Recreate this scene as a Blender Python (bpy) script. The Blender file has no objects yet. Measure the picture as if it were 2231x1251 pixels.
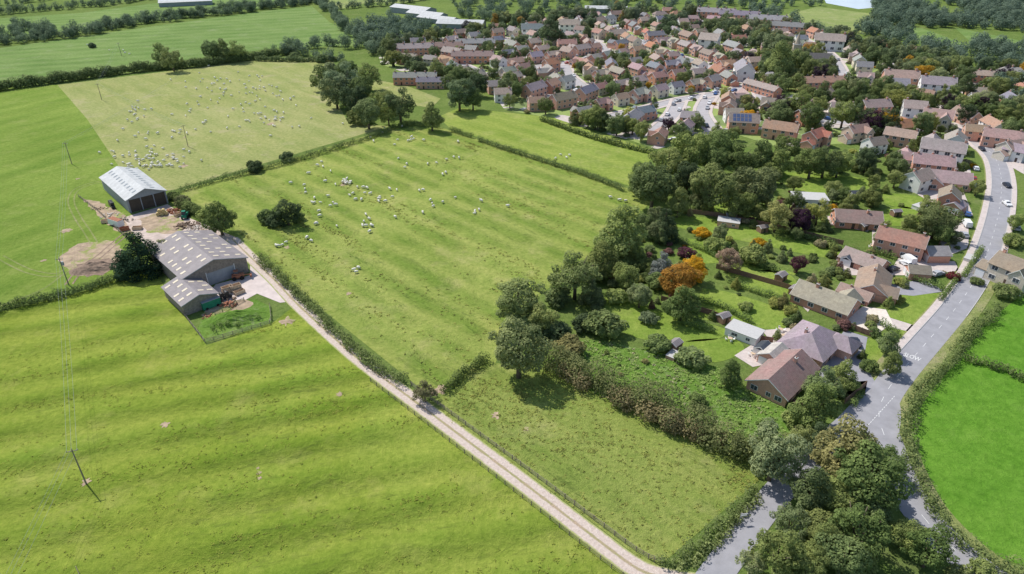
import bpy, math, random
import numpy as np
from mathutils import Vector
random.seed(11); rng=np.random.default_rng(11)
scene=bpy.context.scene
R=math.radians
# ---------------------------------------------------------------- survey: photo ray -> ground plane
CH=100.0; FP=1488.0; S,C=math.sin(R(30)),math.cos(R(30))
def ray(u,v):
    dx=(u-1115.5)/FP; dy=(v-625.5)/FP
    return dx, C-S*dy, -S-C*dy
def G(u,v,z=0.0):
    d=ray(u,v); t=(CH-z)/(-d[2]); return (d[0]*t,d[1]*t)
def depth(u,v,z=0.0): return (CH-z)/(-ray(u,v)[2])
def GL(pts,z=0.0): return [G(u,v,z) for u,v in pts]
def smooth(p,n=6):
    out=[]; L=len(p)
    for i in range(L-1):
        p0=p[max(i-1,0)];p1=p[i];p2=p[i+1];p3=p[min(i+2,L-1)]
        for k in range(n):
            t=k/n
            out.append(tuple(0.5*((2*p1[j])+(-p0[j]+p2[j])*t+(2*p0[j]-5*p1[j]+4*p2[j]-p3[j])*t*t+(-p0[j]+3*p1[j]-3*p2[j]+p3[j])*t**3) for j in (0,1)))
    out.append(tuple(p[-1])); return out
def resample(p,step):
    out=[];acc=0.0
    for a,b in zip(p[:-1],p[1:]):
        L=math.hypot(b[0]-a[0],b[1]-a[1])
        if L<1e-6: continue
        d=((b[0]-a[0])/L,(b[1]-a[1])/L); t=acc
        while t<L:
            out.append((a[0]+d[0]*t,a[1]+d[1]*t,d[0],d[1])); t+=step
        acc=t-L
    return out
def inside(x,y,poly):
    r=False;j=len(poly)-1
    for i in range(len(poly)):
        xi,yi=poly[i];xj,yj=poly[j]
        if (yi>y)!=(yj>y) and x<(xj-xi)*(y-yi)/(yj-yi)+xi: r=not r
        j=i
    return r
def segdist(x,y,pl):
    m=1e9
    for a,b in zip(pl[:-1],pl[1:]):
        vx,vy=b[0]-a[0],b[1]-a[1];L=vx*vx+vy*vy+1e-9
        t=max(0,min(1,((x-a[0])*vx+(y-a[1])*vy)/L))
        m=min(m,math.hypot(x-a[0]-vx*t,y-a[1]-vy*t))
    return m
# ---------------------------------------------------------------- materials
def newmat(name):
    m=bpy.data.materials.new(name); m.use_nodes=True; nt=m.node_tree
    b=nt.nodes['Principled BSDF']; return m,nt,b
def N(nt,t,**k):
    n=nt.nodes.new(t)
    for a,v in k.items(): setattr(n,a,v)
    return n
def mixc(nt,fac,a,b,bt='MIX'):
    n=nt.nodes.new('ShaderNodeMix'); n.data_type='RGBA'; n.blend_type=bt
    for sock,val in ((n.inputs[0],fac),(n.inputs[6],a),(n.inputs[7],b)):
        if isinstance(val,(int,float)): sock.default_value=val
        elif isinstance(val,(tuple,list)): sock.default_value=(*val[:3],1)
        else: nt.links.new(val,sock)
    return n.outputs[2]
def mul(nt,a,b):
    n=nt.nodes.new('ShaderNodeMath'); n.operation='MULTIPLY'
    for s_,v in ((n.inputs[0],a),(n.inputs[1],b)):
        if isinstance(v,(int,float)): s_.default_value=v
        else: nt.links.new(v,s_)
    return n.outputs[0]
def ramp(nt,src,a,b):
    n=nt.nodes.new('ShaderNodeMapRange'); n.clamp=True
    n.inputs[1].default_value=a;n.inputs[2].default_value=b
    nt.links.new(src,n.inputs[0]); return n.outputs[0]
def noise(nt,vec,scale,detail=3,rough=.55,dist=0):
    n=nt.nodes.new('ShaderNodeTexNoise'); n.inputs['Scale'].default_value=scale
    n.inputs['Detail'].default_value=detail;n.inputs['Roughness'].default_value=rough;n.inputs['Distortion'].default_value=dist
    if vec is not None: nt.links.new(vec,n.inputs['Vector'])
    return n.outputs['Fac']
def simple(name,col,var=.25,scale=1.5,rough=.85,bump=0.0,metal=0,over=None):
    m,nt,b=newmat(name); tc=N(nt,'ShaderNodeTexCoord')
    f=noise(nt,tc.outputs['Object'],scale,5,.65)
    f=ramp(nt,f,.3,.7)
    c=mixc(nt,f,[x*(1-var) for x in col],[min(1,x*(1+var)) for x in col])
    if over: c=mixc(nt,ramp(nt,noise(nt,tc.outputs['Object'],over[1],6,.75),over[2],over[2]+.07),c,over[0])
    nt.links.new(c,b.inputs['Base Color']); b.inputs['Roughness'].default_value=rough; b.inputs['Metallic'].default_value=metal
    b.inputs['Specular IOR Level'].default_value=.25
    if bump:
        bp=N(nt,'ShaderNodeBump'); bp.inputs['Distance'].default_value=bump; nt.links.new(f,bp.inputs['Height']); nt.links.new(bp.outputs[0],b.inputs['Normal'])
    return m
def grass(name,ca,cb,cc,tuft=.5,ridge=None,amt=.0,rough_scale=.7):
    m,nt,b=newmat(name); tc=N(nt,'ShaderNodeTexCoord'); V=tc.outputs['Object']
    n1=ramp(nt,noise(nt,V,.018,4,.6,.6),.35,.65)
    n4=noise(nt,V,.03,3,.6)
    n3=ramp(nt,noise(nt,V,rough_scale,8,.74),.32,.68)
    if ridge is not None:
        mp=N(nt,'ShaderNodeMapping'); mp.inputs['Rotation'].default_value=(0,0,-ridge[0]); nt.links.new(V,mp.inputs['Vector']); RV=mp.outputs[0]
        ms=N(nt,'ShaderNodeMapping'); ms.inputs['Scale'].default_value=(.25,1,1); nt.links.new(RV,ms.inputs['Vector']); SV=ms.outputs[0]
    else: SV=V
    n2=ramp(nt,noise(nt,SV,.13,6,.7,.4),.36,.66)
    c=mixc(nt,n1,ca,cb)
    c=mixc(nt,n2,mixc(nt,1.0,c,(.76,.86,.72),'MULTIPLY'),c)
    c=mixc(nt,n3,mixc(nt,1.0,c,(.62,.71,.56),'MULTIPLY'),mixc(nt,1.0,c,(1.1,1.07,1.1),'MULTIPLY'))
    c=mixc(nt,mul(nt,ramp(nt,noise(nt,V,.07,6,.7),.54,.7),.4),c,[cb[0]*1.22,cb[1]*1.0,cb[2]*1.6])
    t=noise(nt,SV,.55,7,.78)
    c=mixc(nt,mul(nt,mul(nt,ramp(nt,t,.53,.61),ramp(nt,n4,.44,.56)),tuft),c,cc)
    bp=N(nt,'ShaderNodeBump'); bp.inputs['Distance'].default_value=.3; bp.inputs['Strength'].default_value=.85
    nt.links.new(n3,bp.inputs['Height']); last=bp
    if ridge is not None:
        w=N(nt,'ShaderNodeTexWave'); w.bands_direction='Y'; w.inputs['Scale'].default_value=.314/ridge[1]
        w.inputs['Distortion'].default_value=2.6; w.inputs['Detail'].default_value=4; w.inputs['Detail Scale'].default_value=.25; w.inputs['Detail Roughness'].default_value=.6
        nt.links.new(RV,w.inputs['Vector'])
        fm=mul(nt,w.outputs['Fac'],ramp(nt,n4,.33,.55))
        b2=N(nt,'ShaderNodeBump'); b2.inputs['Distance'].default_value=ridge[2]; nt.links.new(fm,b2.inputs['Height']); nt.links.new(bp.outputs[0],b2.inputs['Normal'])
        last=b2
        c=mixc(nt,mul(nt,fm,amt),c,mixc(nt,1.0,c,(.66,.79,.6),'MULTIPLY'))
    nt.links.new(last.outputs[0],b.inputs['Normal'])
    nt.links.new(c,b.inputs['Base Color']); b.inputs['Roughness'].default_value=1; b.inputs['Specular IOR Level'].default_value=.05
    return m
M={}
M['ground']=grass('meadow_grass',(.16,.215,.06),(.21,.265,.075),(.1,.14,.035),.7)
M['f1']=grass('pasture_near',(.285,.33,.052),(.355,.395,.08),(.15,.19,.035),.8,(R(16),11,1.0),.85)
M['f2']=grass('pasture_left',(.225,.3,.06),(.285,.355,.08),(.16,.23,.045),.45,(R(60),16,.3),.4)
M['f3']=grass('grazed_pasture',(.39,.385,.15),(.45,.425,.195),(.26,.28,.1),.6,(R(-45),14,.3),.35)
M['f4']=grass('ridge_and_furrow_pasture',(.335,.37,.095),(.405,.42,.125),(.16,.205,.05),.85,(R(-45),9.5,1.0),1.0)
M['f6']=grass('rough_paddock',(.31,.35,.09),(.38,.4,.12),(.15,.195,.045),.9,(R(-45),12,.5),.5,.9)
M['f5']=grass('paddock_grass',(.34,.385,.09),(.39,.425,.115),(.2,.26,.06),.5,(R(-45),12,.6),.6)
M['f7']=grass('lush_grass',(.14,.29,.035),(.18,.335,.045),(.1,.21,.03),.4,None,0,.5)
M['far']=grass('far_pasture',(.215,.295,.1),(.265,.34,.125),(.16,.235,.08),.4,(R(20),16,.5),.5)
M['fary']=grass('far_meadow',(.3,.34,.13),(.36,.38,.16),(.2,.26,.09),.4)
M['lawn']=grass('lawn_grass',(.24,.325,.06),(.3,.37,.08),(.16,.24,.045),.4,None,0,.5)
M['rough']=grass('rough_meadow',(.16,.27,.05),(.22,.33,.07),(.3,.35,.17),.7,None,0,1.2)
M['verge']=grass('verge_grass',(.27,.3,.1),(.4,.38,.18),(.16,.21,.05),.6)
M['asphalt']=simple('asphalt',(.3,.295,.31),.13,.3)
M['street']=simple('street_asphalt',(.39,.37,.37),.12,.3)
M['drive']=simple('driveway_tarmac',(.29,.285,.31),.12,.6)
M['pave']=simple('paving',(.53,.46,.42),.15,.8)
M['gravel']=simple('pale_gravel',(.68,.61,.53),.12,1.2)
M['paint']=simple('road_paint',(.72,.72,.7),.2,3)
M['kerb']=simple('kerb_concrete',(.48,.47,.45),.1,2)
M['yard']=simple('yard_dirt',(.5,.41,.35),.25,.3,.95,.1)
M['conc']=simple('yard_concrete',(.56,.48,.44),.15,.35)
M['dirt']=simple('bare_earth',(.37,.28,.19),.35,.45,.95,.15,0,((.24,.28,.07),.13,.52))
M['mud']=simple('mud',(.25,.18,.13),.35,.5,.95,.25)
M['water']=simple('lake_water',(.55,.62,.68),.04,.02,.25)
M['wood']=simple('weathered_wood',(.26,.22,.17),.3,3)
M['fencew']=simple('timber_fence',(.26,.16,.11),.25,2)
M['white']=simple('white_paint',(.8,.79,.77),.04,2,.6)
M['render']=simple('white_render',(.78,.76,.72),.06,.8)
M['cream']=simple('cream_render',(.68,.6,.47),.06,.8)
M['glass']=simple('window_glass',(.07,.08,.095),.2,1,.12)
M['door']=simple('door_paint',(.1,.07,.06),.3,1)
M['gdoor']=simple('garage_door_white',(.76,.76,.76),.04,1,.5)
M['stone']=simple('church_stone',(.45,.38,.29),.2,.8)
M['metal']=simple('grey_cladding',(.3,.32,.34),.12,.7,.6)
M['dark']=simple('interior_shade_and_door',(.08,.065,.05),.2,1)  # painted shade of the barn's open front; also the garden shed doors
M['barnwood']=simple('barn_boarding',(.26,.22,.19),.3,1.6)
M['rubber']=simple('rubber',(.02,.02,.02),.1,1)
M['bale']=simple('silage_wrap',(.05,.05,.05),.3,2,.4)
M['straw']=simple('straw',(.55,.43,.2),.25,4)
M['wool']=simple('sheep_wool',(.8,.76,.66),.08,6)
M['face']=simple('sheep_face',(.4,.36,.3),.2,6)
M['bark']=simple('bark',(.14,.11,.08),.3,3)
M['green']=simple('green_sheet',(.03,.22,.13),.2,1)
M['pallet']=simple('pale_timber',(.55,.42,.29),.3,3)
M['rust']=simple('rusty_steel',(.33,.14,.08),.3,3)
M['solar']=simple('solar_panel',(.08,.11,.2),.2,1,.2)
def trackmat():
    m,nt,b=newmat('gravel_track'); tc=N(nt,'ShaderNodeTexCoord'); V=tc.outputs['Object']
    uv=N(nt,'ShaderNodeUVMap'); sp=N(nt,'ShaderNodeSeparateXYZ'); nt.links.new(uv.outputs[0],sp.inputs[0])
    nz=noise(nt,V,.5,5,.7)
    a=N(nt,'ShaderNodeMath',operation='SUBTRACT'); nt.links.new(sp.outputs[0],a.inputs[0]); a.inputs[1].default_value=.5
    ab=N(nt,'ShaderNodeMath',operation='ABSOLUTE'); nt.links.new(a.outputs[0],ab.inputs[0])
    ad=N(nt,'ShaderNodeMath',operation='ADD'); nt.links.new(ab.outputs[0],ad.inputs[0]); nt.links.new(mul(nt,nz,.16),ad.inputs[1])
    n3=ramp(nt,noise(nt,V,1.6,5,.7),.3,.7)
    base=mixc(nt,n3,(.45,.36,.3),(.62,.53,.46))
    mid=mixc(nt,ramp(nt,ad.outputs[0],.12,.17),mixc(nt,ramp(nt,noise(nt,V,.25,4,.6),.4,.6),(.38,.29,.2),(.29,.27,.12)),base)
    edge=mixc(nt,ramp(nt,ad.outputs[0],.46,.55),mid,(.3,.33,.1))
    nt.links.new(edge,b.inputs['Base Color']); b.inputs['Roughness'].default_value=.95
    bp=N(nt,'ShaderNodeBump'); bp.inputs['Distance'].default_value=.08; nt.links.new(n3,bp.inputs['Height']); nt.links.new(bp.outputs[0],b.inputs['Normal'])
    return m
M['track']=trackmat()
def foliage():
    m=bpy.data.materials.new('foliage'); m.use_nodes=True; nt=m.node_tree; nt.nodes.clear()
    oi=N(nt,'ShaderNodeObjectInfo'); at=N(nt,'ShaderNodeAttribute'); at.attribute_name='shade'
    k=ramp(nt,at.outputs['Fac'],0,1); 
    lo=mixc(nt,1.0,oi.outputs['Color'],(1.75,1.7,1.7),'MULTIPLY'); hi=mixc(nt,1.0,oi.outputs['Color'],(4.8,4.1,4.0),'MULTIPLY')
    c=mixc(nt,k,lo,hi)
    d=N(nt,'ShaderNodeBsdfDiffuse'); t=N(nt,'ShaderNodeBsdfTranslucent'); mx=N(nt,'ShaderNodeMixShader'); mx.inputs[0].default_value=.42
    nt.links.new(c,d.inputs[0]); nt.links.new(c,t.inputs[0]); nt.links.new(d.outputs[0],mx.inputs[1]); nt.links.new(t.outputs[0],mx.inputs[2])
    o=N(nt,'ShaderNodeOutputMaterial'); nt.links.new(mx.outputs[0],o.inputs[0]); return m
M['leaf']=foliage()
def brick(name,col,v=.2):
    m,nt,b=newmat(name); tc=N(nt,'ShaderNodeTexCoord')
    oi=N(nt,'ShaderNodeObjectInfo')
    n=ramp(nt,noise(nt,tc.outputs['Object'],2.5,5,.7),.3,.7)
    c=mixc(nt,n,[x*(1-v) for x in col],[x*(1+v) for x in col])
    c=mixc(nt,oi.outputs['Random'],c,mixc(nt,1.0,c,(1.1,1.4,1.6),'MULTIPLY'))
    nt.links.new(c,b.inputs['Base Color']); b.inputs['Roughness'].default_value=.9; return m
M['brick']=brick('orange_brick',(.57,.265,.175))
M['buff']=brick('buff_brick',(.54,.41,.31))
def roofmat():
    m,nt,b=newmat('roof_tiles'); tc=N(nt,'ShaderNodeTexCoord'); oi=N(nt,'ShaderNodeObjectInfo'); V=tc.outputs['Object']
    n=ramp(nt,noise(nt,V,1.2,6,.75),.3,.7)
    n2=ramp(nt,noise(nt,V,.25,3,.6),.35,.65)
    lo=mixc(nt,1.0,oi.outputs['Color'],(.72,.7,.7),'MULTIPLY'); hi=mixc(nt,1.0,oi.outputs['Color'],(1.25,1.25,1.22),'MULTIPLY')
    c=mixc(nt,n,lo,hi); c=mixc(nt,n2,c,mixc(nt,.35,c,(.25,.24,.21)))
    w=N(nt,'ShaderNodeTexWave'); w.bands_direction='Z'; w.wave_profile='SAW'; w.inputs['Scale'].default_value=.314/.18
    nt.links.new(V,w.inputs['Vector'])
    bp=N(nt,'ShaderNodeBump'); bp.inputs['Distance'].default_value=.05; nt.links.new(w.outputs['Fac'],bp.inputs['Height']); nt.links.new(bp.outputs[0],b.inputs['Normal'])
    c=mixc(nt,ramp(nt,w.outputs['Fac'],0,.25),mixc(nt,1.0,c,(.7,.7,.7),'MULTIPLY'),c)
    nt.links.new(c,b.inputs['Base Color']); b.inputs['Roughness'].default_value=.85; b.inputs['Specular IOR Level'].default_value=.2; return m
M['roof']=roofmat()
def fibre(name,col):
    m,nt,b=newmat(name); tc=N(nt,'ShaderNodeTexCoord'); V=tc.outputs['Object']
    w=N(nt,'ShaderNodeTexWave'); w.bands_direction='X'; w.inputs['Scale'].default_value=.314/.6; nt.links.new(V,w.inputs['Vector'])
    n=ramp(nt,noise(nt,V,.5,5,.7),.3,.7)
    c=mixc(nt,n,[x*.8 for x in col],[x*1.2 for x in col]); c=mixc(nt,w.outputs['Fac'],mixc(nt,1.0,c,(.8,.8,.8),'MULTIPLY'),c)
    nt.links.new(c,b.inputs['Base Color']); b.inputs['Roughness'].default_value=.7; return m
M['sheet']=fibre('fibre_cement_sheet',(.25,.22,.22))
M['sheetl']=fibre('pale_roof_sheet',(.5,.51,.5))
M['skyl']=simple('rooflight',(.62,.54,.4),.1,1,.5)
M['skyg']=simple('rooflight_grey',(.22,.25,.27),.1,1,.4)
def plots():
    m,nt,b=newmat('garden_plots'); tc=N(nt,'ShaderNodeTexCoord')
    mp=N(nt,'ShaderNodeMapping'); mp.inputs['Rotation'].default_value=(0,0,R(35)); nt.links.new(tc.outputs['Object'],mp.inputs['Vector'])
    v=N(nt,'ShaderNodeTexVoronoi'); v.distance='CHEBYCHEV'; v.inputs['Scale'].default_value=.095; nt.links.new(mp.outputs[0],v.inputs['Vector'])
    sp=N(nt,'ShaderNodeSeparateColor'); nt.links.new(v.outputs['Color'],sp.inputs[0])
    V=tc.outputs['Object']
    n=ramp(nt,noise(nt,V,.6,5,.7),.3,.7)
    g1=mixc(nt,n,(.2,.28,.07),(.28,.35,.095)); g2=mixc(nt,n,(.12,.17,.055),(.19,.25,.075)); p=mixc(nt,n,(.42,.37,.33),(.56,.5,.46))
    def step(s,t):
        q=N(nt,'ShaderNodeMath',operation='GREATER_THAN'); nt.links.new(s,q.inputs[0]); q.inputs[1].default_value=t; return q.outputs[0]
    c=mixc(nt,step(sp.outputs[0],.5),g1,g2); c=mixc(nt,step(sp.outputs[1],.78),c,p)
    nt.links.new(c,b.inputs['Base Color']); b.inputs['Roughness'].default_value=.95; return m
M['plots']=plots()
def carmat(n,c): return simple(n,c,.02,1,.3)
# ---------------------------------------------------------------- mesh builders
class MB:
    def __init__(s,mats): s.v=[];s.f=[];s.m=[];s.mats=mats
    def poly(s,pts,m=0):
        i=len(s.v); s.v+=[tuple(p) for p in pts]; s.f.append(tuple(range(i,i+len(pts)))); s.m.append(m)
    def box(s,cx,cy,cz,sx,sy,sz,m=0,rot=0,tx=1,ty=1):
        c,sn=math.cos(rot),math.sin(rot); P=[]
        for k,z in ((0,-.5),(1,.5)):
            fx,fy=(tx,ty) if k else (1,1)
            for x,y in ((-.5,-.5),(.5,-.5),(.5,.5),(-.5,.5)):
                X,Y=x*sx*fx,y*sy*fy; P.append((cx+X*c-Y*sn,cy+X*sn+Y*c,cz+z*sz))
        i=len(s.v); s.v+=P
        for f in ((3,2,1,0),(4,5,6,7),(0,1,5,4),(1,2,6,5),(2,3,7,6),(3,0,4,7)):
            s.f.append(tuple(i+k for k in f)); s.m.append(m)
    def cyl(s,a,b,r0,r1,m=0,n=8):
        a=np.array(a,float);b=np.array(b,float);d=b-a;L=np.linalg.norm(d)
        if L<1e-6:return
        d/=L; q=np.array([1,0,0]) if abs(d[0])<.8 else np.array([0,1,0]); e=np.cross(d,q); e/=np.linalg.norm(e); g=np.cross(d,e)
        i=len(s.v)
        for p,r in ((a,r0),(b,r1)):
            for k in range(n):
                t=2*math.pi*k/n; s.v.append(tuple(p+(e*math.cos(t)+g*math.sin(t))*r))
        for k in range(n):
            s.f.append((i+k,i+(k+1)%n,i+n+(k+1)%n,i+n+k)); s.m.append(m)
        s.f.append(tuple(i+k for k in range(n-1,-1,-1))); s.m.append(m)
        s.f.append(tuple(i+n+k for k in range(n))); s.m.append(m)
    def slab(s,q,th,m):
        i=len(s.v); s.v+=[tuple(p) for p in q]+[(p[0],p[1],p[2]-th) for p in q]
        n=len(q)
        s.f.append(tuple(range(i,i+n))); s.m.append(m)
        s.f.append(tuple(range(i+2*n-1,i+n-1,-1))); s.m.append(m)
        for k in range(n):
            s.f.append((i+k,i+n+k,i+n+(k+1)%n,i+(k+1)%n)); s.m.append(m)
    def mesh(s,name):
        me=bpy.data.meshes.new(name); me.from_pydata(s.v,[],s.f)
        for m in s.mats: me.materials.append(M[m] if isinstance(m,str) else m)
        me.polygons.foreach_set('material_index',s.m); me.update(); return me
def obj(name,me,loc=(0,0,0),rz=0,sc=(1,1,1),col=None):
    o=bpy.data.objects.new(name,me); o.location=loc; o.rotation_euler=(0,0,rz)
    o.scale=sc if isinstance(sc,(tuple,list)) else (sc,sc,sc)
    if col: o.color=(*col,1)
    scene.collection.objects.link(o); return o
def sheet(name,pts,z,mat):
    mb=MB([mat]); mb.poly([(x,y,z) for x,y in pts]); me=mb.mesh(name)
    if me.polygons[0].normal.z<0: me.flip_normals()
    return obj(name,me)
def strip(name,pl,w,z,mat,th=0,off=0):
    me=bpy.data.meshes.new(name); V=[];F=[];n=len(pl); ws=w if isinstance(w,list) else [w]*n
    for i,(x,y) in enumerate(pl):
        a=pl[max(i-1,0)];b=pl[min(i+1,n-1)]; d=math.hypot(b[0]-a[0],b[1]-a[1])+1e-9
        nx,ny=-(b[1]-a[1])/d,(b[0]-a[0])/d
        for s_ in (off+ws[i]/2,off-ws[i]/2): V.append((x+nx*s_,y+ny*s_,z))
        if th:
            for s_ in (off+ws[i]/2,off-ws[i]/2): V.append((x+nx*s_,y+ny*s_,z-th))
    k=4 if th else 2
    for i in range(n-1):
        a=i*k;b=a+k
        F.append((a,a+1,b+1,b))
        if th: F+= [(a+1,a+3,b+3,b+1),(a+2,a,b,b+2)]
    me.from_pydata(V,[],F); uv=me.uv_layers.new(name='UVMap')
    for p in me.polygons:
        for li in p.loop_indices:
            vi=me.loops[li].vertex_index; uv.data[li].uv=(vi%2,(vi//k)*.1)
    me.materials.append(M[mat]); me.update(); return obj(name,me)
def unit(n):
    d=rng.normal(size=(n,3)); return d/np.linalg.norm(d,axis=1,keepdims=True)
def leafmesh(name,cen,nor,siz,shd,mb=None):
    n=len(cen); nor=nor/np.linalg.norm(nor,axis=1,keepdims=True)
    a=np.cross(nor,unit(n)); a/=np.linalg.norm(a,axis=1,keepdims=True)+1e-9; b=np.cross(nor,a)
    s=siz[:,None]; j=lambda: rng.uniform(.6,1.15,(n,1))
    V=np.stack([cen+a*s*j(),cen+b*s*.75*j(),cen-a*s*j(),cen-b*s*.75*j()],1).reshape(-1,3)
    nv=4*n; faces=np.arange(nv,dtype=np.int32); ls=np.arange(0,nv,4,dtype=np.int32); lt=np.full(n,4,np.int32); mi=np.zeros(n,np.int32)
    sh=np.repeat(shd,4)
    if mb is not None and mb.v:
        ev=np.array(mb.v); V=np.vstack([V,ev]); sh=np.concatenate([sh,np.full(len(ev),.3)])
        ex=[i+nv for f in mb.f for i in f]; el=np.array([len(f) for f in mb.f],np.int32)
        st=len(faces)+np.concatenate([[0],np.cumsum(el)[:-1]]).astype(np.int32)
        faces=np.concatenate([faces,np.array(ex,np.int32)]); ls=np.concatenate([ls,st]); lt=np.concatenate([lt,el]); mi=np.concatenate([mi,np.array(mb.m,np.int32)])
    me=bpy.data.meshes.new(name); me.vertices.add(len(V)); me.vertices.foreach_set('co',V.astype(np.float32).ravel())
    me.loops.add(len(faces)); me.loops.foreach_set('vertex_index',faces.astype(np.int32))
    me.polygons.add(len(ls)); me.polygons.foreach_set('loop_start',ls.astype(np.int32)); me.polygons.foreach_set('loop_total',lt.astype(np.int32)); 
    me.polygons.foreach_set('material_index',mi)
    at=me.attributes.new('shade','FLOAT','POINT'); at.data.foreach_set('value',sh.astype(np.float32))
    me.materials.append(M['leaf']); me.materials.append(M['bark']); me.update(calc_edges=True); me.validate(); return me
UP=np.array([0,0,.6])
def blobleaves(B,dens,lsz,jit=.5):
    B=np.array(B,float); cs=[];ns=[];sh=[]
    for i,(x,y,z,r) in enumerate(B):
        n=max(6,int(4*math.pi*r*r*dens)); d=unit(n); p=np.array([x,y,z])+d*r*rng.uniform(.75,1.14,(n,1))*np.array([1,1,.9])
        D=np.linalg.norm(p[:,None,:]-B[None,:,:3],axis=2)/B[None,:,3]; D[:,i]=9; keep=(D.min(1)>.82)&(p[:,2]>.15)
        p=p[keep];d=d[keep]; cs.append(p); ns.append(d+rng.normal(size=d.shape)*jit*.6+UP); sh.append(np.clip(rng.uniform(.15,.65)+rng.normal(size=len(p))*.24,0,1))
    c=np.vstack(cs);n=np.vstack(ns);s=np.concatenate(sh); return c,n,rng.uniform(.7,1.3,len(c))*lsz,s
def treemesh(name,kind,seed):
    global rng; rng=np.random.default_rng(seed); B=[]; mb=MB([])
    if kind=='broad':
        zc,rz,R0=5.6,5.0,5.0
        ph=rng.uniform(0,6.28,3)
        for k in range(62):
            d=unit(1)[0]; 
            if d[2]<-.8: d[2]*=-1
            az=math.atan2(d[1],d[0]); f=.84+.15*math.sin(2*az+ph[0])+.12*math.sin(3*az+ph[1])+.13*math.sin(4*d[2]+ph[2])
            r=rng.uniform(.5,1.5); q=rng.uniform(.7,1.13)*f
            B.append((d[0]*(R0-r)*q,d[1]*(R0-r)*q,zc+d[2]*(rz-r)*q,r))
        B.append((0,0,zc,2.7)); lz=.22;dens=14
        mb.cyl((0,0,-.3),(0,0,3.5),.42,.3,1); 
        for k in range(6):
            t=k*1.05+ph[0]; mb.cyl((0,0,1.8+.25*k),(math.cos(t)*2.6,math.sin(t)*2.6,4.4+.4*k),.18,.06,1,6)
        mb.cyl((0,0,3.5),(.3,.2,8.5),.3,.08,1,6)
    elif kind=='loose':
        ph=rng.uniform(0,6.28,3)
        for k in range(56):
            d=unit(1)[0]; d[2]=abs(d[2])*1.25-.5
            r=rng.uniform(.45,1.25); q=rng.uniform(.55,1.14)
            B.append((d[0]*(4.9-r)*q,d[1]*(4.9-r)*q,5.6+d[2]*(5.8-r)*q,r))
        B.append((0,0,5.5,2.3)); lz=.2;dens=14
        mb.cyl((0,0,-.3),(0,0,4),.36,.25,1)
        for k in range(7):
            t=k*.9+ph[0]; mb.cyl((0,0,2+.3*k),(math.cos(t)*3,math.sin(t)*3,5.5+.5*k),.15,.05,1,6)
    elif kind=='conifer':
        for k in range(60):
            h=rng.uniform(0,1)**1.2; a=rng.uniform(0,6.28); rr=(1-h)**.65*4.6+.2; r=rng.uniform(.7,1.2)*(1.25-.6*h)
            B.append((math.cos(a)*(rr-.4)*.9,math.sin(a)*(rr-.4)*.9,1.0+h*11,r))
        for h in (2,4,6,8,10): B.append((0,0,h,2.6-h*.18))
        lz=.19;dens=15; mb.cyl((0,0,-.3),(0,0,11.5),.35,.06,1)
    elif kind=='shrub':
        for k in range(34):
            d=unit(1)[0]; d[2]=abs(d[2]); r=rng.uniform(.8,1.8); q=rng.uniform(.65,1.1)
            B.append((d[0]*(5-r)*q,d[1]*(5-r)*q,1.4+d[2]*(5.2-r)*q*.9,r))
        B.append((0,0,2.2,2.4)); lz=.38;dens=7
        for k in range(5): mb.cyl((0,0,-.2),(math.cos(k*1.3)*2,math.sin(k*1.3)*2,3),.18,.06,1,5)
    c,n,s,h=blobleaves(B,dens,lz); return leafmesh(name,c,n,s,h,mb)
TREES={'oak_tree':treemesh('oak_tree','broad',1),'ash_tree':treemesh('ash_tree','loose',2),'sycamore_tree':treemesh('sycamore_tree','broad',3),
'maple_tree':treemesh('maple_tree','broad',4),'lime_tree':treemesh('lime_tree','broad',5),'willow_tree':treemesh('willow_tree','loose',6),
'conifer_tree':treemesh('conifer_tree','conifer',7),'garden_shrub':treemesh('garden_shrub','shrub',8),'hawthorn_bush':treemesh('hawthorn_bush','shrub',9),'laurel_bush':treemesh('laurel_bush','shrub',10)}
HT={'conifer_tree':12,'garden_shrub':6,'hawthorn_bush':6,'laurel_bush':6}
rng=np.random.default_rng(5)
GREEN=[(.068,.095,.034),(.062,.088,.037),(.086,.11,.038),(.077,.1,.048),(.056,.082,.03),(.092,.116,.042)]
BROAD=['oak_tree','ash_tree','sycamore_tree','maple_tree','lime_tree']; BUSH=['garden_shrub','hawthorn_bush','laurel_bush']
def haze_tint(c,y):  # distance haze put into the leaf colour: bluer with growing y
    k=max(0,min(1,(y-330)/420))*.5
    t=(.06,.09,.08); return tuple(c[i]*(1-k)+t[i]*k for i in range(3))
def plant(kind,x,y,diam,col=None,hs=1.0):
    s=diam/10; col=col or random.choice(GREEN); f=random.uniform(.82,1.2)
    col=haze_tint(tuple(min(1,c*f) for c in col),y)
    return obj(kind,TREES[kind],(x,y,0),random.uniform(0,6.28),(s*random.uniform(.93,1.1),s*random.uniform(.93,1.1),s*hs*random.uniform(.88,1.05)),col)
def T(u,v,wpx,kind=None,col=None,hs=1.0):
    kind=kind or random.choice(BROAD); h=HT.get(kind,11)
    d=depth(u,v); w=wpx*d/FP; z=h*w/10*.55*hs
    for _ in range(2): d=depth(u,v,z); w=wpx*d/FP; z=h*w/10*.55*hs
    x,y=G(u,v,z); return plant(kind,x,y,w,col,hs)
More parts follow.
